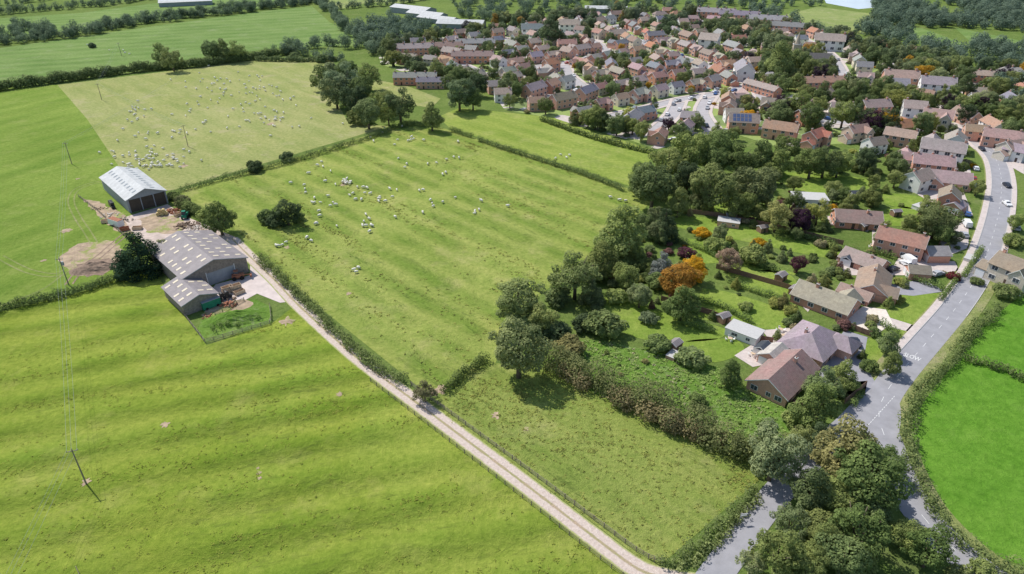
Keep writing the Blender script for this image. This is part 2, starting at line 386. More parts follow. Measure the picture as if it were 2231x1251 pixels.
def hedge(name,px,w,h,col=(.05,.085,.022),lz=.22,dens=9,raw=None,gap=.0,br=1.0):
    pl=raw or smooth(GL(px,h*.5),5); st=resample(pl,.75*max(w,h)*.5); B=[]
    for (x,y,dx,dy) in st:
        if random.random()<gap: continue
        for k in range(max(1,int(round(w/h*1.2)))):
            n=random.uniform(-.5,.5)*max(0,w-h*.7); r=h*.5*random.uniform(.75,1.2*br)
            B.append((x-dy*n,y+dx*n,r*random.uniform(.85,1.1)+max(0,h*random.uniform(-.05,.25)*br),r))
    cs=[];ns=[];sh=[]
    for (x,y,z,r) in B:
        n=max(8,int(4*math.pi*r*r*dens*.55)); d=unit(n); p=np.array([x,y,z])+d*r*rng.uniform(.75,1.14,(n,1)); kp=p[:,2]>.05
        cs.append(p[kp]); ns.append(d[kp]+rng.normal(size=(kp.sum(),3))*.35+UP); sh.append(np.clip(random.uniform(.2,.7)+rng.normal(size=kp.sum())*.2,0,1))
    c=np.vstack(cs); me=leafmesh(name,c,np.vstack(ns),rng.uniform(.7,1.3,len(c))*lz,np.concatenate(sh))
    return obj(name,me,col=haze_tint(col,pl[len(pl)//2][1]))
def treemass(name,pts,diam,col,lz=.9):
    B=[]
    for (x,y) in pts:
        dd=diam*random.uniform(.6,1.35)
        for k in range(10):
            d=unit(1)[0]; r=dd*random.uniform(.14,.27)
            B.append((x+d[0]*(dd/2-r)*1.0,y+d[1]*(dd/2-r)*1.0,dd*.5+d[2]*dd*.27,r))
        B.append((x,y,dd*.3,dd*.3))
    cs=[];ns=[];sh=[]
    for (x,y,z,r) in B:
        n=max(10,int(4*math.pi*r*r*1.3/(lz*lz)*.55)); d=unit(n); p=np.array([x,y,z])+d*r*rng.uniform(.8,1.08,(n,1)); kp=(p[:,2]>.1)
        cs.append(p[kp]); ns.append(d[kp]+rng.normal(size=(kp.sum(),3))*.35+UP); sh.append(np.clip(random.uniform(.15,.75)+rng.normal(size=kp.sum())*.18,0,1))
    c=np.vstack(cs); me=leafmesh(name,c,np.vstack(ns),rng.uniform(.7,1.3,len(c))*lz*.55,np.concatenate(sh)); return obj(name,me,col=col)
def tussocks(name,px,n,col,smin=.12,smax=.35,clump=9,ang=None,tall=.28):
    # tufts of coarse grass: one object, real leaf clusters on the ground, in drifts along the furrows
    P=GL(px); xs=[p[0] for p in P];ys=[p[1] for p in P]; cs=[];sz=[];sh=[]
    left=0;cx=cy=0;rad=5
    while n>0:
        if left<=0: cx,cy=random.uniform(min(xs),max(xs)),random.uniform(min(ys),max(ys)); left=random.randint(4,45); rad=random.uniform(2,9)
        if ang is None: x,y=random.gauss(cx,rad),random.gauss(cy,rad*.6)
        else:
            a,b=random.gauss(0,rad*1.8),random.gauss(0,rad*.22); x,y=cx+a*math.cos(ang)-b*math.sin(ang),cy+a*math.sin(ang)+b*math.cos(ang)
        left-=1; n-=1
        if not inside(x,y,P): continue
        r=random.uniform(.15,.6); k=clump; p=np.array([x,y,.03])+rng.normal(size=(k,3))*np.array([r*.6,r*.6,.0]); p[:,2]=.05+rng.uniform(0,tall,k)
        cs.append(p); sz.append(rng.uniform(smin,smax,k)); sh.append(np.full(k,random.uniform(.1,.8)))
    c=np.vstack(cs); nn=rng.normal(size=c.shape)*.4+np.array([0,0,1.2]); me=leafmesh(name,c,nn,np.concatenate(sz),np.concatenate(sh)); return obj(name,me,col=col)
def fillpoly(px,sp):
    P=GL(px); xs=[p[0] for p in P];ys=[p[1] for p in P]; out=[]; y=min(ys)
    while y<max(ys):
        x=min(xs)
        while x<max(xs):
            a=x+random.uniform(-.4,.4)*sp;b=y+random.uniform(-.4,.4)*sp
            if inside(a,b,P): out.append((a,b))
            x+=sp
        y+=sp
    return out
def belt(px,sp,w):
    out=[]
    for (x,y,dx,dy) in resample(GL(px),sp):
        n=random.uniform(-w/2,w/2); out.append((x-dy*n,y+dx*n))
    return out
def fence(name,px,h=1.2,rails=3,z=0,raw=None,panel=False):
    pl=raw or GL(px); mb=MB(['wood' if not panel else 'fencew']); st=resample(pl,2.4)
    for (x,y,dx,dy) in st: mb.box(x,y,h/2,.14,.14,h+.1,0,math.atan2(dy,dx))
    for a,b in zip(st[:-1],st[1:]):
        L=math.hypot(b[0]-a[0],b[1]-a[1])
        if L>4: continue
        an=math.atan2(b[1]-a[1],b[0]-a[0]); cx,cy=(a[0]+b[0])/2,(a[1]+b[1])/2
        if panel: mb.box(cx,cy,h/2,L-.16,.05,h-.1,0,an)
        else:
            for k in range(rails): mb.box(cx,cy,h*(k+1)/(rails+.3),L-.16,.05,.12,0,an)
    return obj(name,mb.mesh(name))
# ---------------------------------------------------------------- ground and fields
g=MB(['ground']); g.poly([(-4000,-1500,0),(4000,-1500,0),(4000,7000,0),(-4000,7000,0)]); obj('ground',g.mesh('ground'))
def field(name,px,z,m): return sheet(name,GL(px),z,m)
field('pasture_field',[(-700,900),(-300,740),(0,680),(180,635),(275,600),(340,592),(372,650),(450,752),(592,705),(640,668),(760,775),(900,885),(1100,1040),(1300,1190),(1500,1340),(1700,1600),(-300,2200),(-900,1500)],.02,'f1')
field('pasture_field',[(-700,330),(0,190),(125,185),(190,260),(265,372),(232,395),(240,420),(290,470),(360,450),(390,500),(350,590),(275,600),(0,672),(-300,735),(-700,880)],.02,'f2')
field('grazed_field',[(125,185),(330,160),(560,130),(740,125),(700,160),(760,270),(850,275),(385,412),(345,420),(300,375),(265,372),(190,260)],.025,'f3')
field('grazed_field',[(820,175),(880,185),(960,215),(940,235),(870,225),(800,190)],.025,'f3')
F4=[(370,440),(400,415),(850,280),(960,278),(1100,320),(1370,412),(1420,440),(1330,520),(1230,600),(1120,690),(1080,790),(960,860),(920,850),(790,745),(640,625),(520,535),(440,470)]
field('sheep_pasture',F4,.03,'f4')
field('strip_paddock',[(955,255),(1000,235),(1200,255),(1430,330),(1380,400),(1370,405),(1100,318),(980,280)],.032,'f5')
F6=[(960,862),(1060,790),(1180,800),(1400,880),(1680,1010),(1650,1050),(1450,1222),(1425,1240),(1200,1070),(935,880)]
field('lower_paddock',F6,.028,'f6')
field('lush_field',[(2300,560),(2231,640),(2150,700),(2090,780),(2040,840),(1990,900),(1985,960),(2010,1050),(2080,1140),(2180,1215),(2400,1300),(3200,1200),(3000,640)],.02,'f7')
field('far_field',[(-400,165),(0,105),(330,58),(560,26),(680,14),(720,50),(800,75),(820,98),(600,105),(330,140),(0,178),(-400,240)],.02,'far')
field('far_field',[(-400,90),(0,40),(180,28),(330,8),(560,-10),(660,8),(330,45),(0,88),(-400,140)],.02,'far')
field('far_meadow',[(1680,40),(1780,15),(1900,30),(1990,55),(1900,75),(1790,72)],.02,'fary')
field('far_meadow',[(1930,55),(2010,62),(2100,95),(2090,112),(1990,95)],.022,'far')
field('far_meadow',[(2080,60),(2231,90),(2231,100),(2110,88)],.022,'far')
field('far_meadow',[(1790,185),(1830,175),(1850,190),(1800,205)],.04,'lawn')
field('far_meadow',[(2080,200),(2231,235),(2231,262),(2060,215)],.045,'lawn')
field('far_meadow',[(740,20),(800,5),(860,8),(1000,-8),(700,-10),(690,5)],.022,'fary')
field('lake_water',[(1790,-14),(1925,-14),(1915,16),(1870,20),(1800,7)],.03,'water')
VILL_PX=[(820,108),(870,92),(1060,72),(1080,58),(1180,42),(1350,30),(1500,33),(1640,45),(1780,78),(1850,92),(2000,120),(2120,158),(2260,170),(2280,300),(2180,335),(2150,300),(2100,300),(2010,300),(1850,312),(1700,322),(1600,292),(1500,310),(1430,325),(1370,305),(1260,275),(1190,255),(1100,240),(1070,200),(960,188),(900,165),(830,140)]
VILL=GL(VILL_PX)
sheet('village_gardens',VILL,.03,'plots')
GARD_PX=[(1290,640),(1400,500),(1480,440),(1700,370),(1900,320),(2060,300),(2140,340),(2130,500),(2080,640),(1990,760),(1870,880),(1740,890),(1600,800),(1400,740),(1280,720)]
LAWNS=[[(1480,470),(1560,478),(1700,515),(1830,550),(1800,562),(1640,530),(1475,495)],[(1500,520),(1560,530),(1600,560),(1540,575),(1500,560)],[(1575,572),(1640,578),(1725,602),(1730,640),(1660,640),(1600,620)],
[(1530,628),(1600,640),(1710,680),(1700,720),(1610,705),(1520,690)],[(1310,645),(1400,665),(1470,690),(1575,715),(1560,740),(1440,745),(1370,730),(1330,700)],[(1700,375),(1800,380),(1905,395),(1880,432),(1790,425),(1715,405)],
[(1475,750),(1520,740),(1600,740),(1620,765),(1560,790),(1500,775)],[(1650,590),(1700,588),(1740,600)],[(1880,470),(1960,450),(2010,465),(1990,490),(1920,490)],[(1880,742),(1960,720),(1985,735),(1915,830),(1885,800)],[(1960,640),(2050,640),(2060,655),(1990,715),(1930,695)],[(1540,420),(1600,425),(1580,460),(1520,455)],[(1920,420),(2010,430),(2000,455),(1930,445)]]
for L in LAWNS: sheet('garden_lawn',smooth(GL(L+[L[0]]),4)[:-1],.05,'lawn')
LW=[GL(L) for L in LAWNS]
RM=[(1190,745),(1300,740),(1420,765),(1560,800),(1640,850),(1740,885),(1770,920),(1700,990),(1500,930),(1300,860),(1190,790)]
field('rough_meadow',RM,.035,'rough')
tussocks('meadow_weeds',RM,2600,(.1,.15,.045),.12,.34); tussocks('meadow_weeds',RM,500,(.14,.15,.09),.12,.3)
tussocks('grass_tussocks',F6,1900,(.105,.125,.035),.08,.24,8,None,.16); tussocks('grass_tussocks',F4,3000,(.105,.125,.036),.1,.3,8,R(-45),.18)
tussocks('grass_tussocks',[(0,760),(560,700),(640,700),(900,900),(1100,1050),(1380,1260),(0,1260)],2400,(.105,.13,.028),.06,.2,8,R(16),.14)
# ---------------------------------------------------------------- roads
main=smooth(GL([(2147,322),(2172,352),(2182,400),(2176,460),(2158,530),(2130,600),(2082,672),(2020,745),(1968,805),(1928,860),(1915,905),(1930,960),(1955,1030),(1995,1105),(2065,1185),(2160,1262),(2300,1350)]),8)
strip('main_road',main,6.8,.08,'asphalt')
side=smooth(GL([(1900,870),(1850,925),(1780,985),(1720,1045),(1660,1115),(1600,1195),(1550,1265),(1500,1340)]),8)
strip('side_road',side,5.4,.076,'asphalt')
sheet('road_junction',smooth(GL([(1845,915),(1880,870),(1915,835),(1960,880),(1955,960),(1930,980),(1895,940),(1860,935),(1845,915)]),4)[:-1],.084,'asphalt')
strip('road_verge',main[:70],[2.2]*70,.06,'verge',off=-4.6)
strip('road_verge',main[40:],[2.4]*len(main[40:]),.062,'verge',off=4.6)
strip('pavement',main[:62],1.8,.2,'pave',.12,off=-4.35)
strip('kerb',main[:62],.16,.205,'kerb',.12,off=-3.36)
strip('kerb',main[:50],.16,.205,'kerb',.12,off=3.36)
strip('pavement',main[:40],1.6,.2,'pave',.12,off=4.25)
mk=MB(['paint'])
for i,(x,y,dx,dy) in enumerate(resample(main,6.0)):
    mk.box(x,y,.096,2.2,.09,.012,0,math.atan2(dy,dx))
for k in range(14):
    a=G(1893+k*4.2,925-k*4.6); b=G(1893+(k+1)*4.2,925-(k+1)*4.6); 
    mk.box(a[0],a[1],.098,.6,.12,.014,0,math.atan2(b[1]-a[1],b[0]-a[0])); 
for (x,y,dx,dy) in resample(GL([(1880,925),(1850,945)]),1.6): mk.box(x,y,.1,1.0,.09,.012,0,math.atan2(dy,dx))
obj('road_markings',mk.mesh('road_markings'))
tx=bpy.data.curves.new('slow_lettering','FONT'); tx.body='SLOW'; tx.size=1.5; tx.align_x='CENTER'; tx.align_y='CENTER'
to=bpy.data.objects.new('slow_road_lettering',tx); x,y=G(1987,779); to.location=(x,y,.105); to.rotation_euler=(0,0,R(-42)); to.scale=(.9,1.7,1); scene.collection.objects.link(to); tx.materials.append(M['paint'])
track=smooth(GL([(505,520),(545,560),(600,612),(650,665),(760,765),(830,820),(900,872),(1000,947),(1100,1022),(1200,1098),(1300,1175),(1390,1240),(1460,1262),(1540,1275)]),6)
strip('farm_track',track,4.3,.06,'track')
field('farm_yard',[(268,475),(290,468),(365,445),(400,470),(460,495),(520,520),(510,560),(470,520),(420,510),(330,545),(290,510)],.05,'yard')
field('farm_yard',[(545,560),(600,600),(650,655),(610,660),(560,640),(520,662),(470,690),(440,660),(470,620),(545,600)],.052,'conc')
field('grass_bank_ground',[(448,746),(592,703),(588,668),(555,652),(500,672),(430,715)],.054,'rough')
def blobpatch(pts,z,m,nm='bare_ground'):
    P=resample(GL(pts+[pts[0]]),2.0); sheet(nm,[(x+random.uniform(-.8,.8),y+random.uniform(-.8,.8)) for x,y,_,_ in P],z,m)
blobpatch([(130,560),(170,530),(205,527),(240,522),(262,535),(268,555),(262,575),(220,598),(170,602),(140,585)],.045,'dirt')
blobpatch([(165,578),(200,566),(240,565),(258,580),(225,600),(185,602)],.048,'mud')
blobpatch([(175,430),(215,440),(285,475),(290,510),(250,500),(215,470)],.044,'dirt')
blobpatch([(300,480),(350,462),(395,478),(410,500),(360,512),(320,505)],.054,'dirt')
blobpatch([(455,668),(520,650),(560,660),(520,680),(460,695),(430,690)],.058,'dirt')
def patch(u,v,wpx,asp=.5,m='dirt'):
    x,y=G(u,v); r=wpx*depth(u,v)/FP/2; p=[]
    for k in range(18):
        t=k/18*6.283; q=r*random.uniform(.45,1.2); p.append((x+math.cos(t)*q,y+math.sin(t)*q*1.1))
    sheet('mud_patch',smooth(p+[p[0]],3)[:-1],.062,m)
for a in [(188,1051,22),(564,1030,14),(566,1042,10),(562,1020,8),(740,858,16),(360,925,20),(956,850,34),(1080,905,22),(1145,935,14),(145,503,24),(760,640,14),(625,540,16),(590,270,20),(400,362,20),(170,390,10),(625,700,34),(95,568,12),(750,402,20),(400,300,10),(690,165,14)]: patch(*a)
for pl in [[(235,395),(200,400),(165,415),(155,440),(170,475),(190,505),(205,530)],[(150,620),(165,600),(185,580),(215,560),(250,530),(280,505)],[(0,560),(60,590),(120,600),(150,585)]]:
    for o_ in (-1.0,1.0): strip('wheel_track',smooth(GL(pl),5),.5,.05,'verge' if pl[0][0]!=150 else 'mud',off=o_)
strip('wheel_track',smooth(GL([(0,668),(90,632),(135,600)]),4),.7,.046,'verge')
for P,m in [([(1850,690),(1880,668),(1930,675),(1945,705),(1915,725),(1870,722),(1840,708)],'gravel'),([(1930,690),(2010,715),(2005,728),(1930,712)],'pave'),([(1800,770),(1840,720),(1890,735),(1880,790),(1905,830),(1890,860),(1850,860),(1780,830)],'drive'),
([(1600,775),(1640,750),(1700,745),(1690,790),(1640,800)],'pave'),([(1940,620),(2010,610),(2060,635),(1990,645),(1935,640)],'drive'),([(1930,600),(1960,560),(2080,570),(2090,590),(2010,600)],'pave'),([(2040,500),(2110,480),(2110,540),(2060,560)],'pave'),
([(2120,590),(2190,600),(2180,620),(2120,610)],'pave'),([(1735,655),(1790,640),(1760,680)],'pave'),([(1660,720),(1720,715),(1740,745),(1680,745)],'pave'),([(2170,345),(2231,380),(2231,340),(2180,320)],'pave'),([(1830,835),(1890,830),(1880,880),(1840,880)],'verge'),
([(1820,560),(1860,545),(1880,600),(1830,600)],'pave'),([(1900,500),(1940,505),(1930,550),(1900,545)],'pave'),([(1800,470),(1850,480),(1900,495),(1890,505),(1810,490)],'pave'),([(1990,400),(2100,420),(2120,470),(2080,470),(2000,425)],'pave'),([(1980,330),(2110,350),(2120,400),(1990,380)],'pave')]:
    sheet('driveway',GL(P),.064 if m!='pave' else .06,m)
# ---------------------------------------------------------------- houses
def gable(mb,cx,cy,l,w,e,r,ax=0,o=.4,zoff=0,hip=0,wm=0,rm=1):
    c,s=math.cos(ax),math.sin(ax)
    def P(x,y,z): return (cx+x*c-y*s,cy+x*s+y*c,z+zoff)
    hl,hw=l/2,w/2
    if hip:
        for a in ((-hl,-hw,hl,-hw),(hl,-hw,hl,hw),(hl,hw,-hl,hw),(-hl,hw,-hl,-hw)): mb.poly([P(a[0],a[1],0),P(a[2],a[3],0),P(a[2],a[3],e),P(a[0],a[1],e)],wm)
        E=[(-hl-o,-hw-o),(hl+o,-hw-o),(hl+o,hw+o),(-hl-o,hw+o)]; h=max(.1,hl-hw*hip)
        A,B_=P(-h,0,r),P(h,0,r); e2=e-.05; q=[P(x,y,e2) for x,y in E]
        mb.poly([q[0],q[1],B_,A],rm);mb.poly([q[1],q[2],B_],rm);mb.poly([q[2],q[3],A,B_],rm);mb.poly([q[3],q[0],A],rm); mb.poly(q[::-1],2)
    else:
        mb.poly([P(-hl,-hw,0),P(hl,-hw,0),P(hl,-hw,e),P(-hl,-hw,e)],wm); mb.poly([P(hl,hw,0),P(-hl,hw,0),P(-hl,hw,e),P(hl,hw,e)],wm)
        mb.poly([P(hl,-hw,0),P(hl,hw,0),P(hl,hw,e),P(hl,0,r),P(hl,-hw,e)],wm); mb.poly([P(-hl,hw,0),P(-hl,-hw,0),P(-hl,-hw,e),P(-hl,0,r),P(-hl,hw,e)],wm)
        sl=(r-e)/hw; z0=e-o*sl+.14
        for sg in (-1,1):
            q=[P(-hl-o*.7,0,r+.14),P(-hl-o*.7,sg*(hw+o),z0),P(hl+o*.7,sg*(hw+o),z0),P(hl+o*.7,0,r+.14)]
            if sg>0: q=q[::-1]
            mb.slab(q,.13,rm)
            for ex in (-1,1):
                X=ex*(hl+o*.7+.03); a=[P(X-.03*ex-.02,0,r+.13),P(X+.02*ex,0,r+.13),P(X+.02*ex,sg*(hw+o),z0-.01),P(X-.03*ex-.02,sg*(hw+o),z0-.01)]
                mb.slab(a,.24,2)
def win(mb,cx,cy,z,w,h,ax,fr=2,gl=3):
    nx,ny=math.cos(ax),math.sin(ax); 
    mb.box(cx+nx*.02,cy+ny*.02,z,w+.16,.08,h+.16,fr,ax+math.pi/2)
    for k in (-1,1): mb.box(cx+nx*.05-ny*k*w*.25,cy+ny*.05+nx*k*w*.25,z,w*.5-.08,.06,h-.04,gl,ax+math.pi/2)
def facade(mb,l,w,st,seed,doors=1):
    rr=random.Random(seed); n=max(2,int(l/3.2))
    for fl in range(st):
        z=1.45+fl*2.6
        for k in range(n):
            x=-l/2+l*(k+.5)/n
            if fl==0 and k%3==1 and doors:
                mb.box(x,-w/2-.02,1.05,1.0,.1,2.1,4); 
            else: win(mb,x,-w/2,z,1.5,1.15,-math.pi/2)
            win(mb,x,w/2,z,1.4,1.1,math.pi/2)
        for s_ in (-1,1): win(mb,s_*l/2,rr.uniform(-.8,.8),z,1.1,1.05,0 if s_>0 else math.pi)
def chim(mb,x,y,z,m=5):
    mb.box(x,y,z,.75,.6,1.8,m); mb.box(x,y,z+.93,.87,.72,.12,6)
    for k in (-.17,.17): mb.cyl((x+k,y,z+.99),(x+k,y,z+1.35),.11,.1,7,6)
def hmesh(name,wall,kind,seed):
    mb=MB([wall,'roof','white','glass','door','brick','kerb','rust','gdoor','solar'])
    if kind=='det': gable(mb,0,0,9.5,7.6,5,7.7); facade(mb,9.5,7.6,2,seed); chim(mb,-3.6,.4,7.6)
    if kind=='frontgable':
        gable(mb,0,0,10.5,7.2,5,7.5); facade(mb,10.5,7.2,2,seed); gable(mb,2.8,-3.4,4.6,4.0,4.9,6.9,math.pi/2,o=.3); win(mb,2.8,-5.7,3.9,1.5,1.1,-math.pi/2); win(mb,2.8,-5.7,1.4,2,1.3,-math.pi/2); chim(mb,-4.2,0,7.6)
        gable(mb,-6.6,-.8,3.0,5.5,2.4,3.9,math.pi*0,o=.2); mb.box(-6.6,-3.58,1.05,2.2,.08,2.0,8)
    if kind=='bung':
        gable(mb,0,0,15,9,2.6,5.4); facade(mb,15,9,1,seed); chim(mb,2.5,.5,5.3)
        gable(mb,-4.4,-4.2,5.5,5.6,2.5,4.5,math.pi/2,o=.35); win(mb,-4.4,-6.97,1.4,2.2,1.2,-math.pi/2)
    if kind=='bungplain':
        gable(mb,0,0,15.5,9.5,2.7,5.5,o=.55); facade(mb,15.5,9.5,1,seed); chim(mb,3,-1,5.2)
        win(mb,-7.75,2.9,1.5,1.6,1.2,math.pi); win(mb,-7.75,-2.9,1.5,1.6,1.2,math.pi)
    if kind=='hip':
        gable(mb,0,0,14,11,2.7,6.0,hip=.85,o=.55); facade(mb,14,11,1,seed); gable(mb,4.2,-5.5,7,6,2.65,4.9,math.pi/2,hip=.8,o=.5); chim(mb,-2,1.4,5.4)
    if kind=='semi': gable(mb,0,0,15,8,5,7.9); facade(mb,15,8,2,seed); chim(mb,-6,0,7.8); chim(mb,6,0,7.8)
    if kind=='semihip': gable(mb,0,0,13,8,5.1,7.9,hip=.7); facade(mb,13,8,2,seed); chim(mb,0,.2,7.9)
    if kind=='terrace':
        gable(mb,0,0,28,8,5.1,7.7); facade(mb,28,8,2,seed)
        for k in (-13,-6.5,0,6.5,13): chim(mb,k,0,7.7)
    if kind=='L':
        gable(mb,0,0,13,7,5,7.6); facade(mb,13,7,2,seed); gable(mb,-3.4,5.2,8.5,6,4.8,7.0,math.pi/2); chim(mb,6,0,7.6); chim(mb,-3.5,8.2,7)
    if kind=='garage': gable(mb,0,0,6.2,5.6,2.4,4.0,o=.3); mb.box(-3.14,-1.35,1.1,.08,2.3,2.0,8); mb.box(-3.14,1.35,1.1,.08,2.3,2.0,8)
    if kind=='flat':
        mb.box(0,0,1.35,10.5,6.5,2.7,0); mb.box(0,0,2.8,11,7,.18,6); win(mb,-2,-3.25,1.5,2,1,-math.pi/2); win(mb,2.6,-3.25,1.5,1.4,1,-math.pi/2)
    if kind=='solar':
        gable(mb,0,0,12,8,5,7.9); facade(mb,12,8,2,seed); chim(mb,5.4,.3,7.8)
        for i in range(5):
            for j in range(2):
                x0=-4.6+i*1.55; y0=-3.7+j*1.65; f=lambda y:7.9+(y/4)*2.9+.2
                mb.slab([(x0,y0,f(y0)),(x0+1.3,y0,f(y0)),(x0+1.3,y0+1.45,f(y0+1.45)),(x0,y0+1.45,f(y0+1.45))],.05,9)
    return mb.mesh(name)
HM={}
for k in ('det','frontgable','bung','semi','semihip','terrace','L','bungplain','hip','garage','flat','solar'):
    HM[k]=[('brick_'+('house' if k not in('bung','bungplain','hip','garage','terrace','flat') else {'bung':'bungalow','bungplain':'bungalow','hip':'bungalow','garage':'garage','terrace':'terrace','flat':'outbuilding'}[k]),hmesh('h_'+k,'brick',k,1))]
HM['wdet']=[('white_house',hmesh('w_det','render','det',3))]; HM['wL']=[('white_house',hmesh('w_L','render','L',4))]; HM['wsemi']=[('white_house',hmesh('w_semi','render','semi',5))]
HM['cdet']=[('cream_house',hmesh('c_det','cream','det',3))]; HM['csemi']=[('cream_house',hmesh('c_semi','cream','semihip',5))]
HM['bdet']=[('buff_brick_house',hmesh('b_fg','buff','frontgable',6))]; HM['bbung']=[('buff_brick_bungalow',hmesh('b_bung','buff','bung',6))]; HM['wflat']=[('flat_roofed_outbuilding',hmesh('w_flat','render','flat',3))]
ROOF={'br':(.32,.23,.19),'or':(.42,.255,.185),'pk':(.42,.325,.285),'gr':(.34,.315,.31),'sl':(.23,.235,.265),'rd':(.44,.2,.135),'dk':(.24,.17,.14),'lt':(.52,.5,.48)}
houses=[]
def house(kind,x,y,ang,roof=None,s=1.0):
    nm,me=HM[kind][0]; o=obj(nm,me,(x,y,0),ang,(s*random.uniform(.97,1.04),s,s),tuple(c*random.uniform(.9,1.12) for c in ROOF[roof or random.choice(['br','or','pk','pk','or','gr','gr','sl','rd','pk'])]))
    houses.append((x,y,(15 if kind=='terrace' else 8)*s)); return o
def Hs(kind,u,v,deg,roof=None,s=1.0,z=3.5):
    x,y=G(u,v,z); return house(kind,x,y,R(deg),roof,s)
for a in [('bungplain',1708,808,45,'br',1.0),('hip',1772,735,45,'gr',1.0),('wflat',1625,708,-40,'lt',.8),('bung',1800,643,135,'pk',1.0),('bung',1905,608,60,'br',.95),('bungplain',1885,557,-50,'pk',.8),
('semi',1962,528,-35,'or',.95),('bungplain',1868,468,-10,'br',.95),('garage',2040,542,0,'gr',1.1),('garage',2003,580,-10,'br',.95),('bung',1868,625,135,'pk',.6),('garage',1690,762,45,'lt',1.0),
('wL',2050,335,-30,'pk',1.25),('wdet',2080,312,60,'gr',1.1),('semi',2030,360,-20,'pk',1.0),('bung',2060,385,-20,'pk',1.1),('wdet',2000,392,30,'pk',1.0),('det',2068,430,60,'br',.9),('garage',2085,440,40,'gr',1),('wL',1995,350,-20,'pk',.9),
('semi',2182,303,-30,'pk',1.0),('det',2122,287,-20,'or',.9),('wdet',2212,330,-50,'gr',.9),('bdet',2212,595,-60,'br',1.1),('wflat',2120,545,45,'gr',.4),
('solar',1618,270,-10,'br',1.1),('semi',1700,285,-30,'or',1),('det',1755,255,20,'pk',1),('frontgable',1775,300,40,'rd',1),('terrace',1790,182,5,'or',1.0),('bdet',1865,290,20,'or',1),('L',1960,300,-35,'pk',1),('wdet',1905,315,20,'br',.9),
('bdet',2040,262,-30,'pk',1.2),('wdet',1990,240,-20,'pk',1.1),('semi',1905,235,10,'pk',1),('bung',1690,222,-20,'br',1),('wsemi',1620,158,80,'gr',1.3),('wL',1805,98,-20,'pk',1.5),('terrace',1660,190,-60,'pk',.8),
('wsemi',2040,190,-20,'gr',1.2),('semi',1960,175,-15,'pk',1.2),('wdet',1955,190,-15,'gr',1.1),('terrace',2130,165,-20,'pk',.9),('csemi',2200,165,-20,'gr',1.1),('wdet',1545,95,-30,'pk',1.4),('wL',1240,60,0,'pk',1.3),('wL',1160,70,0,'sl',1.3),
('terrace',965,105,5,'br',1.0),('terrace',1035,97,5,'gr',1.0),('terrace',900,108,8,'pk',1.0),('terrace',1030,125,0,'br',1.0),('bdet',2205,325,20,'pk',1),('flat',1590,470,-20,'dk',.7),('wflat',1765,425,-8,'lt',1.1),('wflat',2010,435,30,'gr',.5),('flat',1470,752,50,'gr',.35),
('terrace',905,170,0,'gr',.9),('terrace',950,178,0,'sl',.8),('terrace',1560,32,-20,'gr',1.2),('terrace',1610,38,-20,'sl',1.2),('terrace',1670,48,-20,'gr',1.2),('terrace',1720,62,-25,'sl',1.1)]: Hs(*a)
nS=[[(1700,240),(1665,215),(1640,185),(1580,160),(1500,130),(1430,105),(1380,85),(1330,60)],
[(2150,328),(2090,285),(2000,262),(1900,268),(1790,262),(1700,237)],[(1700,237),(1760,205),(1850,190),(1950,200),(2060,215),(2200,222)],
[(1640,185),(1560,205),(1480,218),(1400,238),(1320,255)],[(1480,218),(1465,250),(1425,288)],[(1430,105),(1330,120),(1230,138),(1140,150),(1050,165)],
[(1580,160),(1480,165),(1380,178),(1280,195),(1200,220),(1150,225)],[(1050,165),(1000,140),(900,130),(850,132)],[(1330,60),(1400,50),(1560,47),(1700,72),(1800,112),(1850,190)],[(1330,120),(1290,90),(1200,78),(1100,88)],[(1280,195),(1240,165),(1230,138)],[(1550,205),(1530,245),(1560,290)]]
STR=[]
for s_ in nS:
    p=smooth(GL(s_),5); STR.append(p); k=len(STR)*.0012
    strip('village_street',p,6.4,.07+k,'street'); strip('pavement',p,1.8,.18+k,'pave',.1,off=4.2); strip('pavement',p,1.8,.18+k,'pave',.1,off=-4.2)
def free(x,y,r):
    for a,b,q in houses:
        if math.hypot(a-x,b-y)<q*.72+r: return False
    return True
def sfree(x,y,d): 
    return all(segdist(x,y,p)>d for p in STR) and segdist(x,y,main)>d+2
def pick():
    return random.choice(['frontgable','det','det','semi','semihip','L','bdet','wdet','bung','wL','cdet','bbung','csemi','wsemi'])
def pickd():
    return random.choice(['frontgable','frontgable','frontgable','det','det','semi','bdet','wdet','bung','L','cdet'])
DENSE=GL([(840,108),(1060,80),(1240,50),(1500,60),(1660,120),(1640,220),(1540,290),(1420,318),(1260,265),(1100,225),(1070,195),(900,155)])
for p in STR:
    for sg in (-1,1):
        for (x,y,dx,dy) in resample(p,3.0):
            dn=inside(x,y,DENSE)
            if random.random()<(.18 if dn else .6): continue
            o_=random.uniform(11.5,14); X,Y=x-dy*sg*o_,y+dx*sg*o_
            if free(X,Y,7.2 if dn else 10) and sfree(X,Y,9.5) : house(pickd() if dn else pick(),X,Y,math.atan2(dy,dx)+(0 if sg>0 else math.pi)+random.uniform(-.08,.08)+(math.pi/2 if random.random()<.2 else 0),None,random.uniform(.82,.98))
xs=[p[0] for p in VILL];ys=[p[1] for p in VILL]
for i in range(3500):
    x=random.uniform(min(xs),max(xs));y=random.uniform(min(ys),max(ys))
    dn=inside(x,y,DENSE)
    if not inside(x,y,VILL) or (not dn and random.random()<.9): continue
    if free(x,y,10 if dn else 15) and sfree(x,y,11):
        best=min(STR,key=lambda p:segdist(x,y,p)); a=min(range(len(best)-1),key=lambda k:math.hypot(best[k][0]-x,best[k][1]-y))
        house(pickd() if dn else pick(),x,y,math.atan2(best[a+1][1]-best[a][1],best[a+1][0]-best[a][0])+random.choice([0,math.pi/2,math.pi,0])+random.uniform(-.1,.1),None,random.uniform(.82,.98))
print('houses',len(houses))
